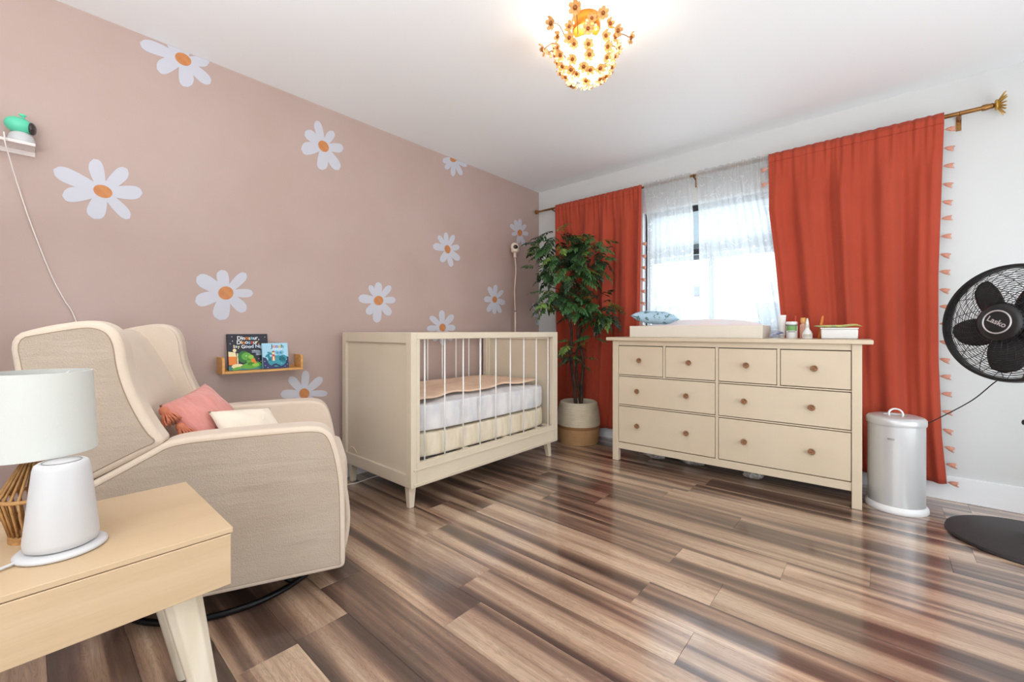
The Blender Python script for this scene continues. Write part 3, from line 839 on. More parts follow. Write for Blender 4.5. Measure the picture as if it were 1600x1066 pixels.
# ------------------------------------------------------------------ curtains
def cloth(name, rgb, rgb2, transl, rough=0.9):
    m = bpy.data.materials.new(name); m.use_nodes = True
    nt = m.node_tree; b = nt.nodes['Principled BSDF']; b.inputs['Roughness'].default_value = rough
    b.inputs['Specular IOR Level'].default_value = 0.2; b.inputs['Sheen Weight'].default_value = 0.15
    tc = nt.nodes.new('ShaderNodeTexCoord'); n = nt.nodes.new('ShaderNodeTexNoise'); n.inputs['Scale'].default_value = 4; n.inputs['Detail'].default_value = 5
    nt.links.new(tc.outputs['Object'], n.inputs['Vector'])
    mx = nt.nodes.new('ShaderNodeMix'); mx.data_type = 'RGBA'; mx.inputs[6].default_value = lin(rgb); mx.inputs[7].default_value = lin(rgb2)
    nt.links.new(n.outputs['Fac'], mx.inputs[0]); nt.links.new(mx.outputs[2], b.inputs['Base Color'])
    w = nt.nodes.new('ShaderNodeTexNoise'); w.inputs['Scale'].default_value = 9; w.inputs['Detail'].default_value = 4; w.inputs['Distortion'].default_value = 1.2
    nt.links.new(tc.outputs['Object'], w.inputs['Vector'])
    bp = nt.nodes.new('ShaderNodeBump'); bp.inputs['Strength'].default_value = 0.25; bp.inputs['Distance'].default_value = 0.02
    nt.links.new(w.outputs['Fac'], bp.inputs['Height']); nt.links.new(bp.outputs[0], b.inputs['Normal'])
    t = nt.nodes.new('ShaderNodeBsdfTranslucent'); nt.links.new(mx.outputs[2], t.inputs[0])
    ms = nt.nodes.new('ShaderNodeMixShader'); ms.inputs[0].default_value = transl
    nt.links.new(b.outputs[0], ms.inputs[1]); nt.links.new(t.outputs[0], ms.inputs[2])
    nt.links.new(ms.outputs[0], nt.nodes['Material Output'].inputs[0])
    return m
m_red = cloth('brick_red_cotton', (204, 90, 66), (192, 78, 56), 0.22)
m_ctass = M('blush_tassel_yarn', (222, 160, 138), 0.95, bump=(300, 0.3, (0.2, 1, 1)))

def interp(tab, z):
    tab = sorted(tab)
    if z <= tab[0][0]: return tab[0][1]
    for (z0, x0), (z1, x1) in zip(tab, tab[1:]):
        if z <= z1: return x0 + (x1 - x0) * (z - z0) / (z1 - z0)
    return tab[-1][1]
def curtain(name, mat, left, right, zb, zt, y0, amp, folds, seed, hdr_y, hdr_h=0.075, nu=150, nv=60, ruffle=0.0, hr=1.0):
    rg = random.Random(seed)
    ph = [rg.uniform(0, 6.28) for _ in range(8)]
    mb = MB()
    def fn(u, v):
        zt_ = zt + (ruffle * (sin(61 * u + ph[4]) * 0.5 + sin(97 * u + ph[5]) * 0.5) if ruffle else 0.0)
        zb_ = zb + 0.006 * sin(9 * u + ph[6])
        z = zb_ + (zt_ - zb_) * v
        xl_, xr_ = interp(left, z), interp(right, z)
        uu = u + 0.012 * sin(folds * 3.1 * u + ph[0])
        d = zt - z
        k = min(1.0, max(0.0, (d - 0.02) / 0.35)); k = k * k * (3 - 2 * k)
        x = xl_ + (xr_ - xl_) * uu
        f1 = sin(2 * pi * folds * u + ph[1] + 0.4 * sin(2.2 * z + ph[2]))
        f2 = sin(2 * pi * folds * 1.73 * u + ph[3] + 0.5 * sin(3.0 * z + ph[7]))
        f3 = sin(2 * pi * folds * 3.3 * u + ph[5])
        yy = y0 + amp * (0.6 * f1 + 0.3 * f2 * (1 - 0.4 * v) + 0.10 * f3)
        yh = hdr_y + hr * (0.0045 * sin(2 * pi * folds * 3.7 * u + ph[2]) + 0.003 * sin(2 * pi * folds * 6.1 * u))
        y = yh * (1 - k) + yy * k
        if d < 0.02:                       # the top folds back over the rod
            t = (0.02 - d) / 0.02
            y += 0.004 * t
        return (x, y, z)
    mb.grid(fn, nu, nv)
    return mb, fn
def red_curtain(name, label, left, right, zb, zt, folds, seed, edges, y0=-0.076):
    mb, fn = curtain(name, m_red, left, right, zb, zt, y0, 0.034, folds, seed, ROD_Y - 0.0235)
    c0 = ((left[0][1] + right[0][1]) / 2, y0, zb)
    root = thing(name, c0, label=label, cat='curtain', group='red tasselled curtains')
    mb.v = [(x - c0[0], y - c0[1], z - c0[2]) for x, y, z in mb.v]
    mb.build('curtain_panel', m_red, root, smooth=True, solid=0.0022)
    # stitched rod pocket
    hm = MB()
    for dz in (0.062,):
        pts = []
        for i in range(151):
            x, y, z = fn(i / 150, 1 - dz / (zt - zb)); pts.append((x - c0[0], y - 0.0018 - c0[1], z - c0[2]))
        hm.tube(pts, 0.0011, 4)
    hm.build('pocket_seam', M('red_thread', (160, 52, 38), 0.9), root, smooth=True)
    for u, sg, first, cnt in edges:
        n = 21
        for i in range(first, cnt):
            z = zt - 0.10 - i * (zt - zb - 0.11) / (n - 1)
            x, y, z = fn(u, (z - zb) / (zt - zb))
            o = link_mesh('tassel', curtain_tassel, root, loc=(x - c0[0], y - c0[1], z - c0[2]), rot=(0, rng.uniform(-0.15, 0.25) * sg, 0 if sg > 0 else pi))
    return root
rg_ = random.Random(5)
tb = MB()
tb.tube([(-0.002, 0, 0.0), (0.008, 0, 0.0)], 0.0012, 5)
tb.tube([(0.006, 0, 0), (0.012, 0, -0.0005), (0.026, 0, -0.003), (0.042, 0, -0.006)], [0.003, 0.006, 0.0115, 0.0135], 9)
for i in range(12):
    a = 2 * pi * i / 12
    tb.tube([(0.010, 0.004 * cos(a), 0.004 * sin(a)), (0.028, 0.0118 * cos(a), -0.003 + 0.0118 * sin(a)), (0.046 + rg_.uniform(-.003, .003), 0.0145 * cos(a), -0.007 + 0.0145 * sin(a))], 0.0014, 4)
curtain_tassel = tb.mesh('tassel', m_ctass, True)

def xs(pts):   # (px, py) list along an edge -> [(z, x)] on the curtain plane
    out = []
    for px, py in pts:
        p = on(px, py, 1, -0.08); out.append((p.z, p.x))
    return sorted(out)
RL = xs([(868, 322), (869, 480), (871, 640)]); RL = [(0.0, RL[0][1])] + RL
RRt = xs([(1005, 295), (1003, 400), (1001, 500)]); RRt = [(0.10, RRt[0][1] - 0.10)] + RRt
red_curtain('red_curtain', 'brick-red curtain hanging behind the tall plant', RL, RRt, 0.105, 2.262, 5, 21, [(1.0, 1, 4, 21)])
QL = xs([(1203, 248), (1203, 330), (1212, 400), (1222, 500)]); QL = [(0.10, QL[0][1] + 0.05)] + QL
QR = xs([(1479, 181), (1475, 300), (1470, 430), (1470, 560), (1475, 680), (1483, 757)])
red_curtain('red_curtain', 'wide brick-red curtain hanging between the window and the fan', QL, QR, 0.108, 2.262, 4.4, 33, [(1.0, 1, 0, 21), (0.0, -1, 0, 2)])

# embroidered sheers
def sheer_material():
    m = bpy.data.materials.new('embroidered_sheer'); m.use_nodes = True
    nt = m.node_tree; N = nt.nodes; L = nt.links
    N.remove(N['Principled BSDF'])
    tc = N.new('ShaderNodeTexCoord')
    mp = N.new('ShaderNodeMapping'); mp.inputs['Scale'].default_value = (1, 0.05, 1); L.new(tc.outputs['Object'], mp.inputs[0])
    # wandering vine lines
    n1 = N.new('ShaderNodeTexNoise'); n1.inputs['Scale'].default_value = 7; n1.inputs['Detail'].default_value = 1; n1.inputs['Distortion'].default_value = 1.5
    L.new(mp.outputs[0], n1.inputs['Vector'])
    s = N.new('ShaderNodeMath'); s.operation = 'SUBTRACT'; s.inputs[1].default_value = 0.5; L.new(n1.outputs['Fac'], s.inputs[0])
    ab = N.new('ShaderNodeMath'); ab.operation = 'ABSOLUTE'; L.new(s.outputs[0], ab.inputs[0])
    lt = N.new('ShaderNodeMath'); lt.operation = 'LESS_THAN'; lt.inputs[1].default_value = 0.007; L.new(ab.outputs[0], lt.inputs[0])
    # scattered blossoms and leaves
    v = N.new('ShaderNodeTexVoronoi'); v.inputs['Scale'].default_value = 22; L.new(mp.outputs[0], v.inputs['Vector'])
    n2 = N.new('ShaderNodeTexNoise'); n2.inputs['Scale'].default_value = 5; n2.inputs['Detail'].default_value = 0; L.new(mp.outputs[0], n2.inputs['Vector'])
    g2 = N.new('ShaderNodeMath'); g2.operation = 'GREATER_THAN'; g2.inputs[1].default_value = 0.52; L.new(n2.outputs['Fac'], g2.inputs[0])
    l2 = N.new('ShaderNodeMath'); l2.operation = 'LESS_THAN'; l2.inputs[1].default_value = 0.20; L.new(v.outputs['Distance'], l2.inputs[0])
    an = N.new('ShaderNodeMath'); an.operation = 'MULTIPLY'; L.new(g2.outputs[0], an.inputs[0]); L.new(l2.outputs[0], an.inputs[1])
    mxm = N.new('ShaderNodeMath'); mxm.operation = 'MAXIMUM'; L.new(lt.outputs[0], mxm.inputs[0]); L.new(an.outputs[0], mxm.inputs[1])
    d = N.new('ShaderNodeBsdfDiffuse'); d.inputs[0].default_value = lin((224, 222, 220))
    t = N.new('ShaderNodeBsdfTranslucent'); t.inputs[0].default_value = lin((226, 230, 234))
    tr = N.new('ShaderNodeBsdfTransparent')
    a = N.new('ShaderNodeMixShader'); a.inputs[0].default_value = 0.55; L.new(d.outputs[0], a.inputs[1]); L.new(t.outputs[0], a.inputs[2])
    r = N.new('ShaderNodeMapRange'); r.inputs[3].default_value = 0.34; r.inputs[4].default_value = 0.10; L.new(mxm.outputs[0], r.inputs[0])
    f = N.new('ShaderNodeMixShader'); L.new(r.outputs[0], f.inputs[0]); L.new(a.outputs[0], f.inputs[1]); L.new(tr.outputs[0], f.inputs[2])
    L.new(f.outputs[0], N['Material Output'].inputs[0])
    return m
m_sheer = sheer_material()
def sheer(label, left, right, folds, seed):
    zb, zt = 0.70, 2.268
    mb, fn = curtain('sheer', m_sheer, left, right, zb, zt, -0.027, 0.010, folds, seed, ROD_Y - 0.0175, hr=0.5, nu=130, nv=50, ruffle=0.006)
    c0 = ((left[0][1] + right[0][1]) / 2, -0.042, zb)
    root = thing('sheer_curtain', c0, label=label, cat='curtain', group='white sheer curtains')
    mb.v = [(x - c0[0], y - c0[1], z - c0[2]) for x, y, z in mb.v]
    mb.build('curtain_panel', m_sheer, root, smooth=True)
    hd = MB()
    def fh(u, v):
        x, y, z = fn(u, 1.0)
        return (x - c0[0], ROD_Y + 0.0165 + 0.003 * sin(90 * u) - c0[1] - (0.006 if v > 0.95 else 0), ROD_Z - 0.05 + v * (z - ROD_Z + 0.05) - c0[2])
    hd.grid(fh, 80, 6).build('rod_pocket', m_sheer, root, smooth=True)
    return root
sheer('white embroidered sheer curtain next to the plant-side red curtain', [(0.7, 1.204), (2.3, 1.208)], [(0.7, 1.612), (2.3, 1.600)], 9, 41)
sheer('white embroidered sheer curtain partly tucked behind the wide red curtain', [(0.7, 1.655), (2.3, 1.640)], [(0.7, 2.36), (1.1, 2.315), (2.0, 2.15), (2.3, 2.143)], 11, 43)

# ------------------------------------------------------------------ plant in basket
m_rope = M('cream_cotton_rope', (226, 212, 188), 0.9, vary=(4, (208, 190, 160)), bump=(70, 0.9, (0.2, 0.2, 3)))
m_jute = M('tan_jute_rope', (192, 150, 106), 0.9, vary=(6, (172, 130, 88)), bump=(70, 0.6, (0.2, 0.2, 3)))
m_juted = M('dark_jute_band', (150, 106, 66), 0.9, bump=(70, 0.6, (0.2, 0.2, 3)))
m_soil = M('potting_bark', (70, 50, 36), 1.0, vary=(40, (40, 30, 22)), bump=(60, 1.0))
m_bark = M('plant_bark', (84, 62, 48), 0.9, vary=(40, (52, 38, 30), (1, 1, 0.3)), bump=(60, 0.8, (1, 1, 0.3)))
m_leafA = M('dark_leaf', (40, 66, 38), 0.35, vary=(6, (28, 48, 30)))
m_leafB = M('mid_leaf', (72, 112, 58), 0.3, vary=(6, (50, 88, 50)))
m_leafC = M('light_leaf', (122, 150, 66), 0.4, vary=(6, (96, 130, 56)))
PC = (0.683, -0.30)
BASK = thing('plant_basket', (PC[0], PC[1], 0), label='round woven basket, cream above and tan below, holding the tall plant', cat='basket')
def bprof(z):          # basket radius by height
    t = z / 0.365
    return 0.150 + 0.040 * sin(pi * min(1, (t * 0.62 + 0.18))) - 0.028 * max(0, t - 0.5) ** 1.2
def rope_prof(z0, z1, n):
    out = []
    for i in range(n):
        for j in range(4):
            z = z0 + (z1 - z0) * (i + j / 4) / n
            out.append((bprof(z) + 0.0045 * abs(sin(pi * j / 4)), z))
    out.append((bprof(z1), z1)); return out
lo = rope_prof(0.0, 0.135, 11); bd = rope_prof(0.135, 0.160, 2); hi = rope_prof(0.160, 0.362, 17)
MB().lathe([(0, 0.0)] + lo, 48).build('tan_lower_band', m_jute, BASK, smooth=True)
MB().lathe(bd, 48).build('dark_band', m_juted, BASK, smooth=True)
MB().lathe(hi + [(bprof(.362) - 0.006, 0.366), (bprof(.362) - 0.012, 0.36), (bprof(.33) - 0.014, 0.30), (bprof(.2) - 0.014, 0.18)], 48).build('cream_upper_band', m_rope, BASK, smooth=True)
PLT = thing('potted_tree', (PC[0], PC[1], 0.02), label='tall leafy artificial tree standing in the corner in front of the red curtain', cat='plant')
MB().lathe([(0, 0.29), (0.05, 0.297), (0.10, 0.292), (0.125, 0.288), (0.125, 0.16), (0.09, 0.02), (0, 0.02)], 28).build('soil', m_soil, PLT, smooth=True)
def trunk(pts, r0, r1, name='trunk'):
    # Catmull-Rom through the points
    P = [Vector(p) for p in pts]; out = []
    for i in range(len(P) - 1):
        a, b, c, d = P[max(i - 1, 0)], P[i], P[i + 1], P[min(i + 2, len(P) - 1)]
        for k in range(8):
            t = k / 8
            out.append(0.5 * ((2 * b) + (c - a) * t + (2 * a - 5 * b + 4 * c - d) * t * t + (3 * b - a - 3 * c + d) * t ** 3))
    out.append(P[-1]); n = len(out)
    MB().tube(out, [r0 + (r1 - r0) * i / (n - 1) + 0.0012 * sin(i * 1.9) for i in range(n)], 9).build(name, m_bark, PLT, smooth=True)
    return out
def Lp(px, py, dz=0.0):       # picture point at the plant's distance, in plant coordinates
    p = deep(px, py, 3.84 + dz); return (p.x - PC[0], p.y - PC[1], p.z - 0.02)
trunk([(-0.02, -0.01, 0.27), Lp(897, 600), Lp(892, 560), Lp(893, 520, -.02), Lp(889, 490), Lp(884, 450), Lp(874, 405)], 0.017, 0.008)
trunk([(0.035, -0.01, 0.27), Lp(909, 600), Lp(911, 565), Lp(903, 525, .02), Lp(906, 480), Lp(909, 450), Lp(922, 405)], 0.017, 0.008)
trunk([(0.012, 0.03, 0.27), Lp(903, 600, .03), Lp(900, 560, .03), Lp(908, 515, .03), Lp(899, 480, .03), Lp(898, 430), Lp(890, 400)], 0.014, 0.006)
for a, b, c in ((Lp(909, 450), Lp(922, 438), Lp(938, 428)), (Lp(907, 470), Lp(925, 466), Lp(938, 460)), (Lp(886, 460), Lp(872, 452), Lp(856, 448)), (Lp(884, 450), Lp(860, 420), Lp(845, 405)), (Lp(903, 530), Lp(915, 527), Lp(925, 526)), (Lp(893, 555), Lp(884, 548), Lp(876, 545))):
    trunk([a, b, c], 0.006, 0.003, 'branch')
def spray_mesh(seed, mat):
    rg = random.Random(seed); mb = MB()
    L_ = 0.135
    mb.tube([(0, 0, 0), (L_ * 0.5, 0, 0.006), (L_, 0, -0.012)], 0.0012, 4)
    def leaf(p, ang, ln, wd, droop):
        d = Vector((cos(ang), sin(ang), -droop)).normalized(); s = Vector((-sin(ang), cos(ang), 0))
        up = d.cross(s) * -1
        p = Vector(p); a = p; m1 = p + d * ln * 0.35; m2 = p + d * ln * 0.72; t = p + d * ln - Vector((0, 0, ln * 0.12))
        f = 0.25 * wd
        vs = [a, m1 + s * wd * .9 + Vector((0, 0, f)), m1 - s * wd * .9 + Vector((0, 0, f)), m2 + s * wd * .75 + Vector((0, 0, f)), m2 - s * wd * .75 + Vector((0, 0, f)), t, m1, m2]
        mb.add(vs, [(0, 1, 6), (0, 6, 2), (1, 3, 7, 6), (6, 7, 4, 2), (3, 5, 7), (7, 5, 4)])
    for k in range(5):
        t = 0.25 + 0.17 * k
        p = (L_ * t, 0, 0.006 * sin(pi * t) - 0.012 * t)
        for sg in (1, -1):
            leaf(p, sg * (1.05 - 0.12 * k) + rg.uniform(-.15, .15), 0.062 * (1 - 0.10 * k) * rg.uniform(.85, 1.1), 0.0115, 0.35 + rg.uniform(-.2, .25))
    leaf((L_, 0, -0.012), rg.uniform(-.1, .1), 0.055, 0.011, 0.45)
    me = mb.mesh('leaf_spray', mat, False)
    return me
sprays = [spray_mesh(1, m_leafA), spray_mesh(2, m_leafA), spray_mesh(3, m_leafB), spray_mesh(4, m_leafB), spray_mesh(5, m_leafC)]
rp = random.Random(77)
BLOBS = [  # px, py, rx, ry (pixels), count, share of light leaves
 (868, 385, 33, 33, 56), (925, 398, 33, 38, 60), (890, 425, 42, 26, 48), (868, 468, 26, 26, 34), (900, 470, 24, 24, 18), (938, 482, 22, 28, 42), (845, 420, 14, 14, 8),
 (893, 535, 12, 16, 7), (888, 556, 12, 12, 7), (908, 562, 7, 12, 5), (922, 528, 9, 8, 6), (876, 545, 8, 8, 4)]
for bx, by, rx, ry, cnt in BLOBS:
    for i in range(cnt):
        while True:
            a, b, c = rp.uniform(-1, 1), rp.uniform(-1, 1), rp.uniform(-1, 1)
            q = a * a + b * b + c * c
            if q < 1: break
        k = (0.55 + 0.45 * q ** 0.5) / max(q ** 0.5, 0.25)
        a, b, c = a * min(k, 1.6), b * min(k, 1.6), c * min(k, 1.6)
        w = Vector(Lp(bx + a * rx * 0.8, by + b * ry * 0.75, c * min(rx, 30) * 0.0050 - 0.05))
        # keep foliage clear of the two walls and the curtain
        if w.y + PC[1] > -0.20: w.y = -0.20 - PC[1] - rp.uniform(0, 0.05)
        if w.x + PC[0] < 0.17: w.x = 0.17 - PC[0]
        out = RT * a + Vector((0, 0, -b)) + FW * c
        az = math.atan2(out.y, out.x) + rp.uniform(-0.6, 0.6)
        if w.y + PC[1] > -0.26 and sin(az) > 0.1: az = -az
        pitch = rp.uniform(0.1, 0.9) - 0.5 * max(0, -b)
        me = sprays[rp.choices([0, 1, 2, 3, 4], [4, 4, 3.5, 3.5, 2])[0]]
        s = rp.uniform(0.85, 1.15) if cnt > 8 else rp.uniform(0.6, 0.85)
        link_mesh('leaf_spray', me, PLT, loc=w, rot=(rp.uniform(-0.5, 0.5), pitch, az), scale=(s, s, s))

# ------------------------------------------------------------------ pedestal fan
m_fan = M('black_fan_plastic', (30, 29, 31), 0.35)
m_fanb = M('dark_fan_blade', (38, 36, 38), 0.4)
m_base = M('dark_textured_base', (44, 38, 38), 0.55, bump=(200, 0.2))
FAN = thing('pedestal_fan', (3.302, -0.50, 0.0), radians(-43), label='black pedestal fan on a round base next to the red curtain', cat='fan')
MB().lathe([(0, 0), (0.300, 0), (0.305, 0.006), (0.302, 0.016), (0.285, 0.022), (0.10, 0.034), (0.045, 0.045), (0.032, 0.07), (0, 0.07)], 72).build('base', m_base, FAN, smooth=True, edge=50)
MB().tube([(0, 0, 0.05), (0, 0, 0.56)], 0.016, 16).build('lower_pole', m_fan, FAN, smooth=True, edge=40)
mb = MB().lathe([(0, 0.54), (0.028, 0.54), (0.03, 0.56), (0.026, 0.60), (0, 0.605)], 20)
mb.build('height_collar', m_fan, FAN, smooth=True, edge=40)
MB().tube([(0, 0, 0.60), (0, 0, 0.94)], 0.011, 14).build('upper_pole', m_fan, FAN, smooth=True, edge=40)
MB().tube([(-0.028, 0, 0.565), (-0.052, 0, 0.565)], 0.013, 10).build('collar_knob', m_fan, FAN, smooth=True, edge=40)
HC = Vector((0.0, -0.145, 1.035)); HR = 0.268
TILT = Matrix.Translation(HC) @ Matrix.Rotation(radians(-4), 4, 'X')      # head frame: -y is the front
def head(mb): return mb.xf(TILT)
def disc(prof, n=48):          # lathe about the y axis, y forward negative
    t = MB().lathe(prof, n); r_ = MB(); r_.add([(x, -z, y) for x, y, z in t.v], t.f); return r_
mt = disc([(0, -0.17), (0.05, -0.165), (0.075, -0.14), (0.08, -0.07), (0.07, -0.05), (0, -0.05)], 28)
mt.box(-0.035, 0.035, 0.07, 0.13, -0.12, -0.04)
head(mt).build('motor_housing', m_fan, FAN, smooth=True, edge=40)
def yring(r, y, n=72): return [(r * cos(2 * pi * i / n), y, r * sin(2 * pi * i / n)) for i in range(n)]
rim = MB()
t = disc([(HR - 0.012, -0.018), (HR + 0.002, -0.018), (HR + 0.006, 0.0), (HR + 0.002, 0.018), (HR - 0.012, 0.018), (HR - 0.014, 0.0), (HR - 0.012, -0.018)], 72)
head(t).build('grille_rim', m_fan, FAN, smooth=True, edge=50)
for nm, sg in (('front_grille', -1), ('rear_grille', 1)):
    g = MB()
    NRG = 17
    for k in range(NRG):
        r = 0.088 + (HR - 0.012 - 0.088) * (k + 0.5) / NRG
        dep = 0.060 * (1 - ((r / HR) ** 3.0)) + 0.006
        g.tube(yring(r, sg * dep, 64), 0.00125, 4, closed=True)
    for k in range(30 if sg < 0 else 16):
        a0 = 2 * pi * k / (30 if sg < 0 else 16)
        pts = []
        for j in range(9):
            r = 0.080 + (HR - 0.010 - 0.080) * j / 8
            a = a0 + 0.75 * sg * (r / HR) ** 1.5
            dep = 0.060 * (1 - ((r / HR) ** 3.0)) + 0.0045
            pts.append((r * cos(a), sg * dep, r * sin(a)))
        g.tube(pts, 0.0015, 4)
    head(g).build(nm, m_fan, FAN, smooth=True)
hub = disc([(0, 0.074), (0.070, 0.074), (0.082, 0.068), (0.090, 0.058), (0.088, 0.050), (0, 0.050)], 40)
HUB = head(hub).build('hub_cap', m_fan, FAN, smooth=True, edge=40)
m_silver = M('silver_badge', (214, 206, 206), 0.3, metal=0.4)
head(MB().tube(yring(0.052, -0.0745, 48), 0.0035, 6, closed=True)).build('badge_ring', m_silver, HUB, smooth=True)
text_mesh('Lasko', 0.034, m_silver, 'badge_lettering', HUB, TILT @ Matrix.Translation((0, -0.0748, 0)) @ Matrix.Rotation(radians(28), 4, 'Y') @ Matrix.Rotation(radians(90), 4, 'X'), bold=0.0006)
for k in range(5):
    a0 = radians(128 + 72 * k)
    b = MB()
    def fb(u, v):
        r = 0.045 + 0.185 * v
        wdt = (0.30 + 0.62 * sin(pi * min(1, v * 0.78 + 0.12))) * 0.075
        if v > 0.88: wdt *= math.sqrt(max(0.02, 1 - ((v - 0.88) / 0.125) ** 2))
        s = (u - 0.5) * 2 * wdt
        tw = 0.45 - 0.15 * v
        off = -0.10 * v * v
        ca, sa = cos(a0 + off), sin(a0 + off)
        return (r * ca - s * cos(tw) * sa, -0.005 + s * sin(tw) * 0.9, r * sa + s * cos(tw) * ca)
    b.grid(fb, 8, 14)
    head(b).build('blade', m_fanb, FAN, smooth=True, solid=0.003)
head(disc([(0, 0.03), (0.045, 0.028), (0.055, 0.0), (0.05, -0.04), (0, -0.045)], 28)).build('blade_hub', m_fanb, FAN, smooth=True)
cordpts = [Vector((3.30, -0.44, 0.80)), Vector((3.25, -0.30, 0.74)), on(1560, 594, 1, -0.22), on(1520, 625, 1, -0.16), on(1470, 652, 1, -0.145), on(1440, 666, 1, -0.14), on(1415, 680, 1, -0.14), on(1385, 705, 1, -0.14), Vector((2.75, -0.15, 0.34)), Vector((2.72, -0.15, 0.30))]
def catmull(P, k=8):
    P = [Vector(p) for p in P]; out = []
    for i in range(len(P) - 1):
        a, b, c, d = P[max(i - 1, 0)], P[i], P[i + 1], P[min(i + 2, len(P) - 1)]
        for j in range(k):
            t = j / k
            out.append(0.5 * ((2 * b) + (c - a) * t + (2 * a - 5 * b + 4 * c - d) * t * t + (3 * b - a - 3 * c + d) * t ** 3))
    out.append(P[-1]); return out
iv = (Matrix.Translation((3.302, -0.50, 0)) @ Matrix.Rotation(radians(-43), 4, 'Z')).inverted()
MB().tube([iv @ p for p in catmull(cordpts)], 0.003, 6).build('power_cord', m_fan, FAN, smooth=True)

# ------------------------------------------------------------------ diaper pail
m_pail = M('grey_powder_coat', (204, 203, 203), 0.28, metal=0.25)
m_pailw = M('white_pail_plastic', (232, 230, 230), 0.35)
PAIL = thing('diaper_pail', (2.815, -0.345, 0.0), label='light grey oval diaper pail with ring handle beside the dresser', cat='pail')
r0 = 0.124
MB().lathe([(0, 0.0), (r0 + 0.010, 0.0), (r0 + 0.014, 0.006), (r0 + 0.012, 0.024), (r0 + 0.002, 0.036), (0, 0.036)], 48).build('foot_ring', m_pailw, PAIL, smooth=True, edge=50)
MB().lathe([(0, 0.036), (r0, 0.036), (r0, 0.475), (0, 0.475)], 48).build('body', m_pail, PAIL, smooth=True, edge=50)
ld = MB().lathe([(0, 0.475), (r0 + 0.004, 0.475), (r0 + 0.006, 0.482), (r0 + 0.006, 0.505), (r0 - 0.002, 0.516), (r0 - 0.02, 0.522), (0.055, 0.524), (0.052, 0.518), (0, 0.516)], 48)
LID = ld.build('lid', m_pail, PAIL, smooth=True, edge=50)
MB().tube([(0.030 * cos(2 * pi * i / 24) + 0.0, -0.012 + 0.012 * sin(2 * pi * i / 24), 0.530 + 0.028 * sin(2 * pi * i / 24)) for i in range(24)], 0.005, 8, closed=True).build('ring_handle', m_pailw, LID, smooth=True)
def badge(u, v):
    a = radians(-100 + 14 * (u - 0.5)); return ((r0 + 0.0012) * cos(a), (r0 + 0.0012) * sin(a), 0.40 + 0.011 * v)
MB().grid(badge, 6, 1).build('badge', M('silver_plate', (188, 186, 186), 0.25, metal=0.6), PAIL, smooth=True)

# ------------------------------------------------------------------ ceiling light
m_can = M('gold_canopy', (206, 118, 34), 0.3, metal=0.7)
m_flow = cloth('gilded_flower', (228, 184, 124), (190, 130, 70), 0.15, 0.4)
m_eye2 = M('bronze_flower_eye', (150, 88, 36), 0.4, metal=0.5)
m_glow = M('lit_crystal', (255, 240, 205), 0.3, emit=((255, 246, 232), 13.0))
LC = Vector((1.71, -1.85, CEIL))
CLT = thing('ceiling_light', LC, label='gold flush ceiling light covered in small gilded flowers', cat='ceiling light')
MB().lathe([(0, 0), (0.066, 0), (0.068, -0.004), (0.066, -0.05), (0.060, -0.058), (0, -0.060)], 40).build('canopy', m_can, CLT, smooth=True, edge=50)
MB().tube([(0, 0, -0.055), (0, 0, -0.12)], 0.012, 12).build('stem', m_flow, CLT, smooth=True)
def lr(t):    # outline of the flower bowl: t=0 top .. 1 bottom
    return (0.148 * cos(t * 1.38) ** 0.72, -0.105 - 0.180 * sin(t * pi / 2) ** 1.15)
inner = [(0, -0.135)] + [(0.085, -0.133)] + [(lr(i / 10)[0] * 0.68, lr(i / 10)[1] + 0.010) for i in range(3, 10)] + [(0, lr(1)[1] + 0.02)]
MB().lathe(inner, 28).build('crystal_bowl', m_glow, CLT, smooth=True)
fl = MB()
for k in range(6):
    a = 2 * pi * k / 6
    def fp(u, v):
        w = 0.0095 * (0.35 + 0.65 * sin(pi * min(1, v * 0.75 + 0.12))) * (u - 0.5) * 2
        r = 0.005 + 0.019 * v
        return (r * cos(a) - w * sin(a), r * sin(a) + w * cos(a), 0.004 + 0.008 * v * v - 6.0 * w * w * 10)
    fl.grid(fp, 2, 3)
flower_me = fl.mesh('flower', m_flow, True)
ey = MB().ball((0, 0, 0.006), (0.0085, 0.0085, 0.006), 8, 5).mesh('flower_eye', m_eye2, True)
rf = random.Random(3)
def put_flower(p, nrm, s):
    q = Vector((0, 0, 1)).rotation_difference(Vector(nrm).normalized())
    o = link_mesh('flower', flower_me, CLT, loc=p, rot=(q @ Matrix.Rotation(rf.uniform(0, 6), 3, 'Z').to_quaternion()).to_euler(), scale=(s, s, s))
    link_mesh('flower_eye', ey, o)
wires = MB()
for t, n in ((0.04, 11), (0.22, 12), (0.40, 11), (0.58, 10), (0.74, 8), (0.88, 5), (0.99, 1)):
    for k in range(n):
        a = 2 * pi * (k + rf.uniform(-.18, .18)) / n + t * 5
        r, z = lr(min(t + rf.uniform(-.04, .04), 1.0)); r2, z2 = lr(min(t + 0.03, 1.0))
        if n == 1: r = 0.0
        nr = Vector((cos(a) * (1.05 - t * 0.7), sin(a) * (1.05 - t * 0.7), -0.15 - t * 0.9))
        p = Vector((r * cos(a), r * sin(a), z))
        put_flower(p, nr, rf.uniform(0.85, 1.1))
        wires.tube([p, (p.x * 0.8, p.y * 0.8, p.z + 0.012)], 0.0012, 4)
wires.build('wire_frame', m_flow, CLT)
cry = MB()
for i in range(150):
    t = rf.uniform(0.0, 1.0); a = rf.uniform(0, 6.28); r, z = lr(t)
    cry.ball((r * 0.92 * cos(a), r * 0.92 * sin(a), z + 0.006), 0.0052, 6, 4)
cb = cry.build('crystal_beads', M('glowing_bead', (255, 246, 222), 0.15, emit=((255, 226, 170), 1.2)), CLT, smooth=True); cb['kind'] = 'stuff'
m_stem = M('brass_stem', (112, 84, 52), 0.4, metal=0.6)
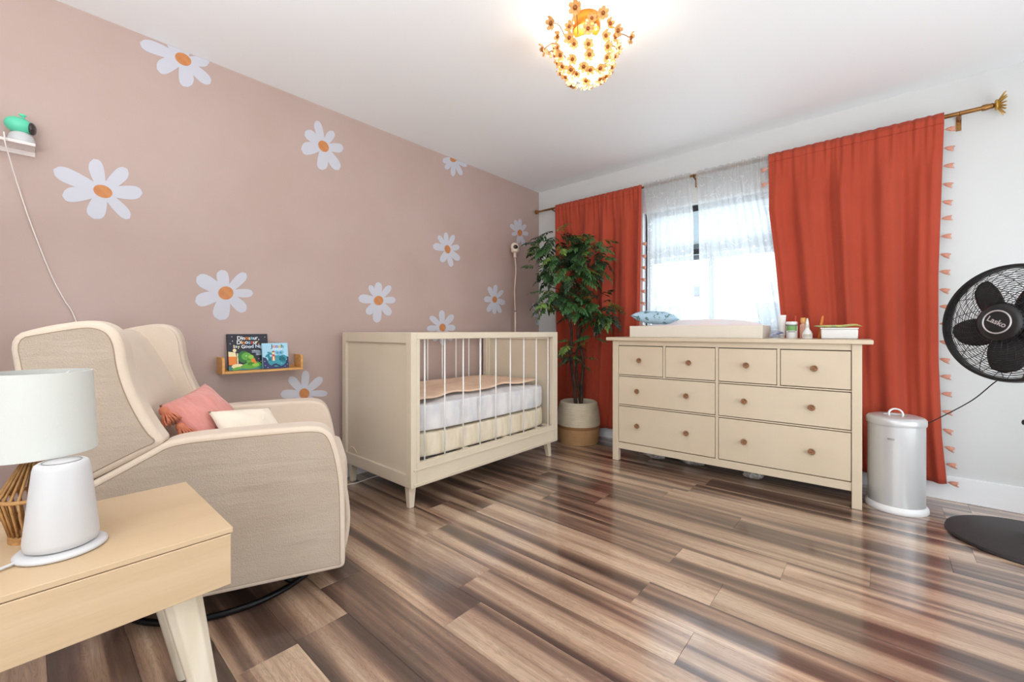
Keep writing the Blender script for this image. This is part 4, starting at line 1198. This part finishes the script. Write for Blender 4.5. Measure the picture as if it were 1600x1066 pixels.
for k in range(11):
    a = 2 * pi * k / 11 + 0.35
    ro = rf.uniform(0.165, 0.215); zo = rf.uniform(-0.155, -0.085)
    st_ = Vector((0.11 * cos(a), 0.11 * sin(a), -0.14)); en = Vector((ro * cos(a + .12), ro * sin(a + .12), zo))
    mid = (st_ + en) / 2 + Vector((0, 0, 0.03))
    MB().tube(catmull([st_, mid, en], 5), 0.0022, 5).build('stem', m_stem, CLT, smooth=True)
    put_flower(en, (cos(a), sin(a), -0.5), rf.uniform(1.0, 1.25))
# ------------------------------------------------------------------ table lamp
m_shade = M('white_linen_shade', (206, 206, 200), 0.9, bump=(300, 0.1))
m_rattan = M('natural_rattan', (196, 148, 92), 0.7, vary=(30, (160, 112, 62)), bump=(120, 0.4))
m_ivory = M('matt_white_plastic', (202, 200, 200), 0.45)
TL = thing('table_lamp', (1.372, -3.572, TZ), label='table lamp with a white drum shade on an open rattan base', cat='lamp')
ZS0, ZS1 = 0.183, 0.360
RSB, RST = 0.095, 0.0865
MB().lathe([(RSB, ZS0), (RST, ZS1), (RST - 0.003, ZS1), (RSB - 0.003, ZS0), (RSB, ZS0)], 64).build('shade', m_shade, TL, smooth=True, edge=40)
sp = MB()
for k in range(3):
    a = 2 * pi * k / 3 + 0.4
    sp.tube([(0.02 * cos(a), 0.02 * sin(a), ZS1 - 0.03), (RST * cos(a) * 0.985, RST * sin(a) * 0.985, ZS1 - 0.006)], 0.0018, 5)
sp.lathe([(0, ZS1 - 0.034), (0.022, ZS1 - 0.034), (0.022, ZS1 - 0.028), (0, ZS1 - 0.028)], 16)
sp.build('shade_spider', M('white_wire', (226, 226, 222), 0.4), TL, smooth=True, edge=40)
MB().ball((0, 0, 0.285), (0.03, 0.03, 0.042), 16, 10).build('bulb', M('frosted_bulb', (246, 244, 238), 0.3), TL, smooth=True)
rb = MB()
NS = 26
Zm, Rm, Rt, Rb, Zt_ = 0.094, 0.060, 0.016, 0.040, 0.180
for k in range(NS):
    a = 2 * pi * k / NS
    rb.tube([(Rb * cos(a), Rb * sin(a), 0.012), (Rm * cos(a), Rm * sin(a), Zm), (Rt * cos(a), Rt * sin(a), Zt_)], 0.0027, 5)
for r_, z_ in ((Rm, Zm), (Rb, 0.012), (Rt, Zt_), ):
    rb.tube([(r_ * cos(2 * pi * i / 32), r_ * sin(2 * pi * i / 32), z_) for i in range(32)], 0.0042, 6, closed=True)
rb.build('rattan_base', m_rattan, TL, smooth=True)
MB().lathe([(0, 0), (0.044, 0), (0.044, 0.010), (0.038, 0.014), (0, 0.014)], 32).build('foot', m_rattan, TL, smooth=True, edge=40)
MB().tube([(0, 0, 0.01), (0, 0, 0.25)], 0.006, 8).build('stem', m_rattan, TL, smooth=True)
MB().tube(catmull([(-0.040, 0.0, 0.008), (-0.09, -0.015, 0.016), (-0.15, -0.04, 0.022), (-0.22, -0.10, 0.016), (-0.36, -0.20, 0.006), (-0.5, -0.26, 0.002)]), 0.0025, 6).build('cord', m_black, TL, smooth=True)

# ------------------------------------------------------------------ white cone lamp on charging base
NL = thing('night_light', (1.497, -3.540, TZ), label='white cone-shaped baby night light on a round charging base', cat='night light')
MB().lathe([(0, 0.0), (0.064, 0.0), (0.0685, 0.003), (0.0685, 0.007), (0.064, 0.0105), (0.054, 0.012), (0, 0.012)], 56).build('charging_base', m_ivory, NL, smooth=True, edge=60)
MB().lathe([(0, 0.0125), (0.047, 0.0125), (0.0535, 0.016), (0.0560, 0.028), (0.0425, 0.170), (0.0400, 0.179), (0.035, 0.1825), (0.031, 0.1825), (0.030, 0.1805), (0.029, 0.1822), (0, 0.1830)], 56).build('cone_body', m_ivory, NL, smooth=True)
MB().tube([(0.029 * cos(2 * pi * i / 40), 0.029 * sin(2 * pi * i / 40), 0.1828) for i in range(40)], 0.0007, 5, closed=True).build('button_groove', M('grey_groove', (150, 148, 146), 0.6), NL, smooth=True)
MB().tube(catmull([(0.02, -0.058, 0.006), (0.03, -0.08, 0.005), (0.05, -0.12, 0.004), (0.06, -0.20, 0.004)]), 0.0032, 6).build('cord', m_ivory, NL, smooth=True)

# ------------------------------------------------------------------ wall shelf and books
m_bam = M('bamboo', (224, 168, 100), 0.45, vary=(10, (206, 146, 80), (6, 0.6, 6)), bump=(60, 0.1, (3, 0.2, 3)))
SH = thing('wall_shelf', (0.0, -2.692, 0.764), label='small bamboo picture ledge with upturned ends on the pink wall', cat='shelf')
SL = 0.197
MB().box(0.0035, 0.104, -SL, SL, 0.0, 0.014).build('shelf_board', m_bam, SH, bevel=0.003)
for sy in (-1, 1):
    y0, y1 = (-SL - 0.014, -SL) if sy < 0 else (SL, SL + 0.014)
    pr = [(0.0035, 0.0), (0.104, 0.0), (0.104, 0.072), (0.098, 0.086), (0.086, 0.092), (0.0035, 0.092)]
    MB().prism(pr, lambda a, b, d: (a, d, b), y0, y1).build('end_board', m_bam, SH, bevel=0.003)
MB().box(0.0035, 0.014, -SL, SL, 0.014, 0.026).build('back_lip', m_bam, SH, bevel=0.002)

def flat(mat, name, parent, polys, d0, d1):
    mb = MB()
    for p in polys:
        mb.prism(p, lambda a, b, d: (d, a, b), d0, d1)
    return mb.build(name, mat, parent)
def ell(cx, cy, rx, ry, n=18, rot=0.0, a0=0, a1=2 * pi):
    out = []
    full = abs(a1 - a0) > 6.2
    for i in range(n if full else n + 1):
        a = a0 + (a1 - a0) * i / n
        x, y = rx * cos(a), ry * sin(a)
        out.append((cx + x * cos(rot) - y * sin(rot), cy + x * sin(rot) + y * cos(rot)))
    return out
INK = {n: M('ink_' + n, c, 0.45) for n, c in dict(navy=(30, 28, 44), white=(236, 236, 236), green=(98, 170, 52), dgreen=(44, 112, 52), orange=(232, 132, 44), cream=(242, 226, 176),
       red=(206, 66, 56), lblue=(120, 190, 220), teal=(52, 150, 168), dblue=(34, 44, 92), sky=(168, 214, 236), purple=(140, 84, 170), lime=(150, 200, 72), yellow=(236, 198, 70), teal2=(58, 130, 128), brown=(150, 70, 50), pale=(206, 226, 240)).items()}
m_page = M('book_board_pages', (228, 222, 210), 0.8)
def book(name, label, loc, rz, lean, w, h, t, cover):
    """local: y = across the cover, z = up, +x = front."""
    b = thing(name, loc, rz, label, 'book', 'picture books on the bamboo ledge')
    b.rotation_euler = (0, -lean, rz)
    MB().box(-t + 0.002, -0.002, -w / 2 + 0.002, w / 2 - 0.002, 0.002, h - 0.002).build('pages', m_page, b)
    o = MB().box(-0.002, 0.0, -w / 2, w / 2, 0, h).build('front_cover', cover, b, bevel=0.0006)
    MB().box(-t, -t + 0.002, -w / 2, w / 2, 0, h).build('back_cover', cover, b, bevel=0.0006)
    MB().box(-t + 0.002, -0.002, -w / 2, -w / 2 + 0.002, 0, h).build('spine', cover, b)
    return b, o
def cover_text(body, size, mat, parent, y, z, lay=0.0006, bold=0.0, rot=0.0):
    mtx = Matrix.Translation((lay, y, z)) @ Matrix.Rotation(radians(90), 4, 'Z') @ Matrix.Rotation(radians(90), 4, 'X') @ Matrix.Rotation(rot, 4, 'Z')
    return text_mesh(body, size, mat, 'lettering', parent, mtx, extrude=0.0002, bold=bold)
BW, BH = 0.205, 0.205
B1, C1 = book('picture_book', 'larger dark picture book with a green dinosaur and white lettering', (0.052, -2.756, 0.7790), 0.0, radians(9), BW, BH, 0.018, INK['navy'])
def word(s, x0, z, size, cols, parent, gap=0.0012):
    x = x0
    for i, ch in enumerate(s):
        if ch == ' ':
            x += size * 0.30; continue
        o = cover_text(ch, size, INK[cols[i % len(cols)]], parent, 0, z + 0.0008 * ((i % 2) * 2 - 1), bold=0.0006)
        ys = [v.co.y for v in o.data.vertices]
        o.location.y = x - min(ys); x += max(ys) - min(ys) + gap
word('Dinosaur,', -0.054, BH * 0.885, 0.029, ['white', 'pale', 'white', 'orange', 'cream', 'lblue'], C1)
word('Dinosaur,', -0.057, BH * 0.765, 0.030, ['white', 'cream', 'orange', 'white', 'lblue', 'red'], C1)
word('Say', -0.076, BH * 0.652, 0.022, ['cream', 'pale'], C1)
word('Good Night', -0.036, BH * 0.645, 0.027, ['white', 'pale'], C1)
flat(INK['teal2'], 'printed_ground', C1, [[(-BW / 2, 0), (BW / 2, 0), (BW / 2, 0.022), (0.02, 0.030), (-BW / 2, 0.024)]], 0.0, 0.0003)
flat(INK['orange'], 'printed_curtain', C1, [[(-BW / 2 + 0.002, 0.03), (-0.063, 0.03), (-0.062, 0.078), (-BW / 2 + 0.002, 0.084)]], 0.0003, 0.0005)
flat(INK['cream'], 'printed_window', C1, [[(-BW / 2 + 0.002, 0.078), (-0.062, 0.076), (-0.066, 0.100), (-BW / 2 + 0.002, 0.106)], ell(-0.070, 0.112, 0.009, 0.010), ell(-0.058, 0.022, 0.030, 0.014), [(-0.060, 0.03), (-0.054, 0.03), (-0.054, 0.095), (-0.060, 0.095)]], 0.0004, 0.0006)
flat(INK['dgreen'], 'printed_dinosaur_shade', C1, [ell(-0.026, 0.074, 0.030, 0.034), ell(-0.01, 0.018, 0.034, 0.012)], 0.0005, 0.0007)
flat(INK['green'], 'printed_dinosaur', C1, [ell(-0.012, 0.076, 0.026, 0.022), ell(0.012, 0.024, 0.052, 0.019, rot=0.12), ell(0.010, 0.048, 0.022, 0.026, rot=-0.4), ell(-0.060, 0.010, 0.026, 0.008, rot=0.2)], 0.0006, 0.0008)
flat(INK['lime'], 'printed_snout', C1, [ell(0.010, 0.072, 0.014, 0.012), ell(0.032, 0.026, 0.018, 0.009)], 0.0007, 0.0009)
flat(INK['orange'], 'printed_toy', C1, [ell(0.020, 0.052, 0.010, 0.012), ell(0.030, 0.042, 0.006, 0.008)], 0.0008, 0.0010)
flat(INK['white'], 'printed_stars', C1, [ell(sx, sz, 0.0022, 0.0022, 6) for sx, sz in ((-0.08, 0.19), (0.088, 0.186), (-0.078, 0.165), (0.05, 0.06), (0.06, 0.045), (0.045, 0.085), (0.075, 0.14), (-0.09, 0.15), (0.03, 0.11))] + [ell(-0.014, 0.079, 0.003, 0.003, 8)], 0.0006, 0.0009)
flat(INK['pale'], 'printed_small_lines', C1, [[(0.016, z), (0.062, z), (0.062, z + 0.003), (0.016, z + 0.003)] for z in (0.106, 0.098)] + [[(0.036, z), (0.064, z), (0.064, z + 0.003), (0.036, z + 0.003)] for z in (0.090, 0.082)], 0.0005, 0.0008)
BW2, BH2 = 0.140, 0.150
B2, C2 = book('picture_book', 'smaller light-blue picture book with a teal whale, leaning on the dark book', (0.084, -2.626, 0.7790), 0.0, radians(9), BW2, BH2, 0.012, INK['sky'])
flat(INK['dblue'], 'printed_sea', C2, [[(-BW2 / 2, 0), (BW2 / 2, 0), (BW2 / 2, 0.066), (0.056, 0.070), (0.046, 0.040), (0.0, 0.018), (-0.036, 0.030), (-0.052, 0.064), (-BW2 / 2, 0.070)]], 0.0, 0.0003)
flat(INK['teal'], 'printed_whale', C2, [ell(0.006, 0.044, 0.050, 0.034), ell(-0.044, 0.078, 0.014, 0.007, rot=0.6), ell(-0.030, 0.090, 0.016, 0.007, rot=-0.5), ell(-0.036, 0.066, 0.008, 0.022, rot=0.3), ell(0.040, 0.058, 0.022, 0.022)], 0.0004, 0.0006)
flat(INK['lblue'], 'printed_spray', C2, [ell(0.020, 0.088, 0.016, 0.011), ell(0.034, 0.094, 0.012, 0.012), ell(0.006, 0.094, 0.010, 0.010)], 0.0003, 0.0005)
flat(INK['red'], 'printed_robe', C2, [[(-0.022, 0.052), (-0.002, 0.052), (-0.006, 0.086), (-0.018, 0.086)]], 0.0006, 0.0008)
flat(INK['cream'], 'printed_figure', C2, [ell(-0.012, 0.092, 0.008, 0.009), [(-0.018, 0.046), (-0.006, 0.046), (-0.008, 0.072), (-0.016, 0.072)]], 0.0008, 0.0010)
flat(INK['brown'], 'printed_hair', C2, [ell(-0.012, 0.096, 0.009, 0.008, a0=0, a1=pi)], 0.0009, 0.0011)
flat(INK['dblue'], 'printed_flukes', C2, [ell(-0.010, 0.022, 0.016, 0.006, rot=0.4), ell(0.012, 0.018, 0.014, 0.005, rot=-0.4)], 0.0007, 0.0008)
flat(INK['white'], 'printed_dots', C2, [ell(sx, sz, 0.002, 0.002, 6) for sx, sz in ((-0.058, 0.02), (-0.06, 0.045), (-0.045, 0.008), (0.058, 0.05), (0.062, 0.022), (0.048, 0.01), (0.060, 0.12), (0.03, 0.03))], 0.0006, 0.0008)
word('Jonah', -0.024, BH2 * 0.875, 0.030, ['dblue', 'orange', 'purple', 'yellow', 'dgreen'], C2, 0.0018)
flat(INK['white'], 'printed_small_lines', C2, [ell(x, BH2 * 0.76, 0.0035, 0.0055, 8) for x in (-0.018, -0.008, 0.002, 0.014, 0.024, 0.034)], 0.0005, 0.0008)

# ------------------------------------------------------------------ mint baby camera on its little shelf
m_mint = M('mint_plastic', (96, 206, 168), 0.4)
m_lens = M('camera_face', (56, 46, 46), 0.2)
m_acr = M('clear_shelf_plastic', (232, 220, 216), 0.2, spec=0.6)
m_cable = M('white_cable', (236, 226, 220), 0.5)
LS = thing('camera_ledge', (0.0, -3.625, 1.770), label='small clear ledge on the pink wall carrying the mint baby camera', cat='shelf')
MB().box(0.002, 0.100, -0.075, 0.058, 0.0, 0.005).build('shelf_plate', m_acr, LS, bevel=0.0015)
MB().box(0.002, 0.006, -0.075, 0.058, -0.02, 0.0).build('back_strip', m_acr, LS, bevel=0.001)
MB().box(0.096, 0.100, -0.075, 0.058, 0.005, 0.012).build('front_lip', m_acr, LS, bevel=0.001)
BC = thing('baby_camera', (0.052, -3.606, 1.7755), label='mint green and white baby camera on the small clear wall ledge', cat='camera')
MB().lathe([(0, 0), (0.037, 0), (0.040, 0.006), (0.040, 0.022), (0.034, 0.042), (0.024, 0.052), (0, 0.054)], 36).build('base', m_ivory, BC, smooth=True, edge=60)
t = MB().ball((0, 0, 0), (0.036, 0.043, 0.034), 24, 14)
t.xf(Matrix.Translation((0.0, -0.006, 0.082)) @ Matrix.Rotation(radians(-8), 4, 'X')).build('head', m_mint, BC, smooth=True)
t = MB().ball((0, 0, 0), (0.026, 0.012, 0.025), 20, 10)
t.xf(Matrix.Translation((0.008, 0.030, 0.077)) @ Matrix.Rotation(radians(-14), 4, 'Z')).build('lens_face', m_lens, BC, smooth=True)
tw = MB(); tw.tube([(0.006, 0.004, 0.112), (0.006, 0.006, 0.122)], 0.004, 8); tw.ball((0.006, 0.003, 0.126), (0.006, 0.012, 0.006), 10, 6)
tw.build('sprout', m_mint, BC, smooth=True)
cb_ = [Vector((0.05, -3.650, 1.779)), on(3, 232, 0, 0.055), on(10, 246, 0, 0.04), on(28, 290, 0, 0.02), on(50, 355, 0, 0.008), on(80, 430, 0, 0.006), on(100, 468, 0, 0.006), on(118, 500, 0, 0.006), on(150, 600, 0, 0.006), Vector((0.02, -3.2, 0.30))]
cb_[0] = Vector((0.108, -3.652, 1.80)); cb_[1] = Vector((0.108, -3.650, 1.78)); cb_[2] = Vector((0.106, -3.648, 1.755))
wc = MB().tube(catmull(cb_), 0.0024, 6).build('camera_cable', m_cable, None, smooth=True)
tag(wc, 'thin white cable running from the mint camera down behind the armchair', 'cable')

# ------------------------------------------------------------------ second baby camera on a thin floor pole
m_polec = M('cream_pole', (232, 206, 186), 0.4)
CS = thing('camera_stand', (0.06, -0.455, 0.0), label='thin cream pole with a small baby camera on top behind the crib', cat='camera stand')
MB().lathe([(0, 0), (0.055, 0), (0.055, 0.008), (0.02, 0.016), (0, 0.016)], 28).build('foot', m_polec, CS, smooth=True, edge=50)
MB().tube([(0, 0, 0.01), (0, 0, 1.19)], 0.0085, 10).build('lower_tube', m_polec, CS, smooth=True, edge=50)
MB().tube([(0, 0, 1.185), (0, 0, 1.195)], 0.0105, 10).build('joint', M('grey_joint', (110, 96, 90), 0.5), CS, smooth=True, edge=50)
MB().tube(catmull([(0, 0, 1.19), (-0.004, -0.004, 1.40), (0.004, 0.006, 1.60), (0.0, -0.006, 1.72)]), 0.0055, 10).build('upper_tube', m_polec, CS, smooth=True)
MB().lathe([(0, 1.715), (0.018, 1.715), (0.014, 1.73), (0.014, 1.755), (0.028, 1.765), (0, 1.77)], 20, (0, -0.004, 0)).build('mount', m_polec, CS, smooth=True, edge=50)
hd = MB().ball((0, -0.008, 1.815), (0.040, 0.042, 0.044), 20, 12); hd.lathe([(0, 1.765), (0.036, 1.765), (0.040, 1.785), (0.034, 1.80), (0, 1.80)], 24, (0, -0.004, 0))
hd.build('camera_head', M('cream_camera_shell', (238, 222, 204), 0.4), CS, smooth=True)
t = MB().ball((0, 0, 0), (0.012, 0.024, 0.020), 16, 8)
t.xf(Matrix.Translation((0.028, -0.028, 1.812)) @ Matrix.Rotation(radians(-35), 4, 'Z')).build('lens', m_lens, CS, smooth=True)

# ------------------------------------------------------------------ things on the dresser
DRM = Matrix.Translation((1.178, -0.591, 0)) @ Matrix.Rotation(math.atan2(0.063, 1.495), 4, 'Z')
DROT = math.atan2(0.063, 1.495)
def dtop(x, y): p = DRM @ Vector((x, y, 0.9505)); return (p.x, p.y, p.z)
m_tray = M('cream_tray_paint', (228, 218, 202), 0.45)
m_pad = M('white_wipeable_pad', (240, 234, 236), 0.5, vary=(4, (246, 222, 218)))
TRW, TRD, TRH = 0.890, 0.335, 0.086
TR_ = thing('changing_tray', dtop(0.118 + TRW / 2, 0.05 + TRD / 2), DROT, label='low cream changing tray standing on the dresser top', cat='tray')
for nm, a in (('front_board', (-TRW / 2, TRW / 2, -TRD / 2, -TRD / 2 + 0.015)), ('back_board', (-TRW / 2, TRW / 2, TRD / 2 - 0.015, TRD / 2)), ('side_board', (-TRW / 2, -TRW / 2 + 0.015, -TRD / 2 + 0.015, TRD / 2 - 0.015)), ('side_board', (TRW / 2 - 0.015, TRW / 2, -TRD / 2 + 0.015, TRD / 2 - 0.015))):
    MB().box(*a, 0.0, TRH).build(nm, m_tray, TR_, bevel=0.002)
MB().box(-TRW / 2 + 0.015, TRW / 2 - 0.015, -TRD / 2 + 0.015, TRD / 2 - 0.015, 0.004, 0.010).build('bottom_board', m_tray, TR_)
PADM = dtop(0.118 + TRW / 2, 0.05 + TRD / 2)
def padf(u, v):
    a, b = 2 * u - 1, 2 * v - 1
    L2, D2 = TRW / 2 - 0.022, TRD / 2 - 0.020
    endr = max(0, 1 - abs(a) ** 10) ** 0.5
    z = (0.060 + (0.098 if b > 0 else 0.040) * b * b * (1 - 0.6 * abs(a) ** 2.5) + 0.008 * (a * a)) * (max(0, 1 - abs(b) ** 12) ** 0.3) * (0.55 + 0.45 * endr)
    return (a * L2, b * D2, 0.0 + z)
pd = MB().grid(padf, 48, 30)
w_ = 49
edge = [i for i in range(49)] + [j * w_ + 48 for j in range(1, 31)] + [30 * w_ + i for i in range(47, -1, -1)] + [j * w_ for j in range(29, 0, -1)]
base_i = len(pd.v)
for i in edge:
    x, y, z = pd.v[i]; pd.v.append((x, y, 0.0))
n_ = len(edge)
pd.f += [(edge[i], edge[(i + 1) % n_], base_i + (i + 1) % n_, base_i + i) for i in range(n_)]
pd.f.append(tuple(base_i + i for i in reversed(range(n_))))
pad = pd.build('changing_pad', m_pad, None, smooth=True, edge=60)
pad.location = (PADM[0], PADM[1], PADM[2] + 0.0102); pad.rotation_euler = (0, 0, DROT)
tag(pad, 'white contoured changing pad lying in the cream tray', 'changing pad')
m_blue = M('blue_leaf_print', (176, 206, 224), 0.8, vary=(26, (96, 128, 132), (1, 1, 1)), bump=(30, 0.2))
def blue_mat():
    m = MATS['blue_leaf_print']; nt = m.node_tree
    for n in nt.nodes:
        if n.type == 'MAP_RANGE': n.inputs[1].default_value = 0.56; n.inputs[2].default_value = 0.60
blue_mat()
p0 = dtop(0.285, 0.13)
bp_ = pillow('cloth_bundle', m_blue, 0.33, 0.18, 0.095, Matrix.Translation((p0[0], p0[1], p0[2] + 0.150)) @ Matrix.Rotation(DROT + 0.15, 4, 'Z') @ Matrix.Rotation(radians(5), 4, 'Y'), 8)
tag(bp_, 'pale blue leaf-print cushion on the end of the changing pad', 'cushion')

m_lid = M('white_cap', (240, 238, 236), 0.4)
# white tube bottle
a = thing('lotion_tube', dtop(1.085, 0.31), DROT, 'tall white lotion tube behind the labelled jar', 'bottle')
MB().lathe([(0, 0), (0.014, 0), (0.015, 0.02), (0, 0.02)], 20).build('cap', m_lid, a, smooth=True, edge=50)
def tubef(u, v):
    aa = 2 * pi * u; k = v ** 1.5
    return (0.018 * cos(aa) * (1 + 0.25 * k), 0.018 * sin(aa) * (1 - 0.9 * k), 0.02 + 0.135 * v)
MB().grid(tubef, 20, 8, wrap=True).build('tube', m_lid, a, smooth=True)
# labelled tub
a = thing('cream_tub', dtop(1.145, 0.25), DROT, 'white tub with a green label on the dresser', 'tub')
MB().lathe([(0, 0), (0.030, 0), (0.032, 0.004), (0.032, 0.082), (0.028, 0.090), (0, 0.090)], 28).build('body', m_lid, a, smooth=True, edge=50)
MB().lathe([(0, 0.0905), (0.031, 0.0905), (0.032, 0.094), (0.032, 0.106), (0.029, 0.109), (0, 0.110)], 28).build('lid', m_lid, a, smooth=True, edge=50)
def lab(r, z0, z1, a0, a1):
    return lambda u, v: (r * cos(a0 + (a1 - a0) * u), r * sin(a0 + (a1 - a0) * u), z0 + (z1 - z0) * v)
MB().grid(lab(0.0325, 0.050, 0.080, radians(-150), radians(-30)), 14, 1).build('label', M('green_label', (120, 168, 96), 0.5), a, smooth=True)
MB().grid(lab(0.0325, 0.080, 0.088, radians(-160), radians(-20)), 14, 1).build('label_band', M('grey_green_label', (110, 128, 116), 0.5), a, smooth=True)
MB().grid(lab(0.0325, 0.041, 0.045, radians(-130), radians(-50)), 14, 1).build('label_text_line', M('dark_label_ink', (70, 76, 84), 0.5), a, smooth=True)
# amber-capped bottle behind
a = thing('capped_bottle', dtop(1.200, 0.33), DROT, 'small bottle with a tan cap behind the white tub', 'bottle')
MB().lathe([(0, 0), (0.018, 0), (0.019, 0.01), (0.019, 0.085), (0.011, 0.100), (0, 0.100)], 20).build('body', M('pink_bottle', (226, 170, 150), 0.4), a, smooth=True, edge=50)
MB().lathe([(0, 0.1005), (0.0155, 0.1005), (0.0155, 0.132), (0.0135, 0.135), (0, 0.135)], 20).build('cap', M('tan_cap', (226, 168, 96), 0.45), a, smooth=True, edge=50)
# red stick
a = thing('brush_stick', dtop(1.155, 0.345), DROT, 'slim red stick standing behind the white tub', 'stick')
MB().tube([(0, 0, 0), (0.002, 0, 0.15)], [0.006, 0.004], 10).build('stick', M('red_plastic', (218, 76, 66), 0.4), a, smooth=True, edge=50)
# nozzle bottle with spoon handle beside
a = thing('nozzle_bottle', dtop(1.232, 0.20), DROT, 'small white squeeze bottle with a long pointed nozzle', 'bottle')
MB().lathe([(0, 0), (0.025, 0), (0.027, 0.004), (0.027, 0.030), (0.022, 0.044), (0.012, 0.060), (0.011, 0.068), (0, 0.068)], 24).build('body', m_lid, a, smooth=True, edge=60)
MB().lathe([(0, 0.068), (0.011, 0.068), (0.0085, 0.100), (0.0035, 0.128), (0, 0.130)], 16).build('nozzle', m_lid, a, smooth=True)
MB().grid(lab(0.0273, 0.010, 0.028, radians(-140), radians(-40)), 10, 1).build('label', M('beige_label', (206, 200, 186), 0.5), a, smooth=True)
a = thing('wooden_brush', dtop(1.290, 0.26), DROT, 'orange wooden brush handle standing beside the nozzle bottle', 'brush')
MB().tube([(0, 0, 0.0), (0.004, 0, 0.05), (0.014, 0, 0.11), (0.019, 0, 0.145)], [0.008, 0.0075, 0.0085, 0.005], 12).build('handle', M('orange_wood', (222, 128, 58), 0.5), a, smooth=True)
# crumpled blue packet
rq = random.Random(4)
pk = MB()
def pkf(u, v):
    return ((u - 0.5) * 0.085, (v - 0.5) * 0.05, 0.012 + 0.020 * max(0, 1 - (2 * u - 1) ** 2) ** .5 * max(0, 1 - (2 * v - 1) ** 2) ** .5 + 0.004 * sin(17 * u) * sin(13 * v))
pk.grid(pkf, 12, 8)
pk.add([(x, y, 0.0) for x, y in ((-.0425, -.025), (.0425, -.025), (.0425, .025), (-.0425, .025))], [(3, 2, 1, 0)])
pko = pk.build('tissue_packet', M('blue_packet', (196, 200, 216), 0.4, vary=(22, (58, 56, 110))), None, smooth=True)
pko.location = dtop(1.065, 0.205); pko.rotation_euler = (0, radians(-14), DROT + 0.35); pko.location.z += 0.012
tag(pko, 'small crumpled navy and silver packet beside the changing tray', 'packet')
# wipes box with a packet on the lid
a = thing('wipes_box', dtop(1.392, 0.215), DROT, 'white plastic wipes box at the end of the dresser', 'box')
def rbox(w, d, z0, z1, taper):
    return MB().hexa([(-w / 2 * taper, -d / 2 * taper, z0), (w / 2 * taper, -d / 2 * taper, z0), (w / 2 * taper, d / 2 * taper, z0), (-w / 2 * taper, d / 2 * taper, z0), (-w / 2, -d / 2, z1), (w / 2, -d / 2, z1), (w / 2, d / 2, z1), (-w / 2, d / 2, z1)])
rbox(0.180, 0.11, 0, 0.058, 0.97).build('box', m_lid, a, bevel=0.008, seg=3)
rbox(0.184, 0.114, 0.0585, 0.068, 1.0).build('lid', m_lid, a, bevel=0.004)
wp = MB()
def wpf(sg):
    def f(u, v):
        x = (u - 0.5) * 0.235; yy = (v - 0.5) * 0.13
        e = max(0, 1 - abs(2 * u - 1) ** 4) ** .5 * max(0, 1 - abs(2 * v - 1) ** 4) ** .5
        rise = 0.012 * max(0, (u - 0.55) / 0.45) * sin(pi * min(1, (u - 0.55) / 0.45)) if u > 0.55 else 0
        return (x, yy, 0.008 + sg * 0.009 * e * (1 if sg > 0 else 0.7) + rise + 0.002 * sin(31 * u) * (1 - e))
    return f
wp.grid(wpf(1), 26, 10); wp.grid(wpf(-1), 26, 10)
wpo = wp.build('wipes_packet', M('green_yellow_packet', (176, 206, 150), 0.4, vary=(30, (236, 222, 130))), None, smooth=True)
q = dtop(1.382, 0.215); wpo.location = (q[0], q[1], q[2] + 0.0685); wpo.rotation_euler = (0, 0, DROT)
tag(wpo, 'pale green and yellow wipes packet lying on the white box', 'packet')

# ------------------------------------------------------------------ bags pushed under the dresser, cable by the wall
m_bag = M('clear_crumpled_plastic', (206, 204, 200), 0.2, vary=(25, (150, 144, 138)), spec=0.7)
def bag(label, loc, s, seed):
    rg = random.Random(seed); ph = [rg.uniform(0, 6) for _ in range(6)]
    mb = MB().ball((0, 0, 0.5), (1, 0.7, 0.5), 22, 12)
    mb.v = [(x * (1 + .18 * sin(5 * y + 7 * z + ph[0]) + .12 * sin(11 * x + ph[1])), y * (1 + .2 * sin(6 * x + ph[2])), max(0.0, z * (1 + .22 * sin(7 * x + 5 * y + ph[3])))) for x, y, z in mb.v]
    mb.v = [(x * s[0], y * s[1], z * s[2]) for x, y, z in mb.v]
    o = mb.build('plastic_bag', m_bag, None); o.location = loc
    tag(o, label, 'bag', 'crumpled plastic bags under the dresser'); return o
bag('crumpled clear plastic bag under the middle of the dresser', (1.69, -0.33, 0.001), (0.085, 0.06, 0.075), 1)
bag('flat plastic bag under the left drawers of the dresser', (1.42, -0.36, 0.001), (0.075, 0.05, 0.065), 2)
bag('small plastic bag under the right half of the dresser', (2.10, -0.36, 0.001), (0.06, 0.05, 0.06), 3)
cw = MB().tube(catmull([Vector((0.03, -2.52, 0.006)), on(545, 757, 2, 0.006), on(565, 752, 2, 0.006), on(590, 744, 2, 0.006), Vector((0.24, -1.6, 0.006)), Vector((0.05, -0.95, 0.006)), Vector((0.04, -0.60, 0.006))]), 0.0032, 6).build('floor_cable', m_cable, None, smooth=True)
tag(cw, 'white cable lying on the floor underneath the crib', 'cable')
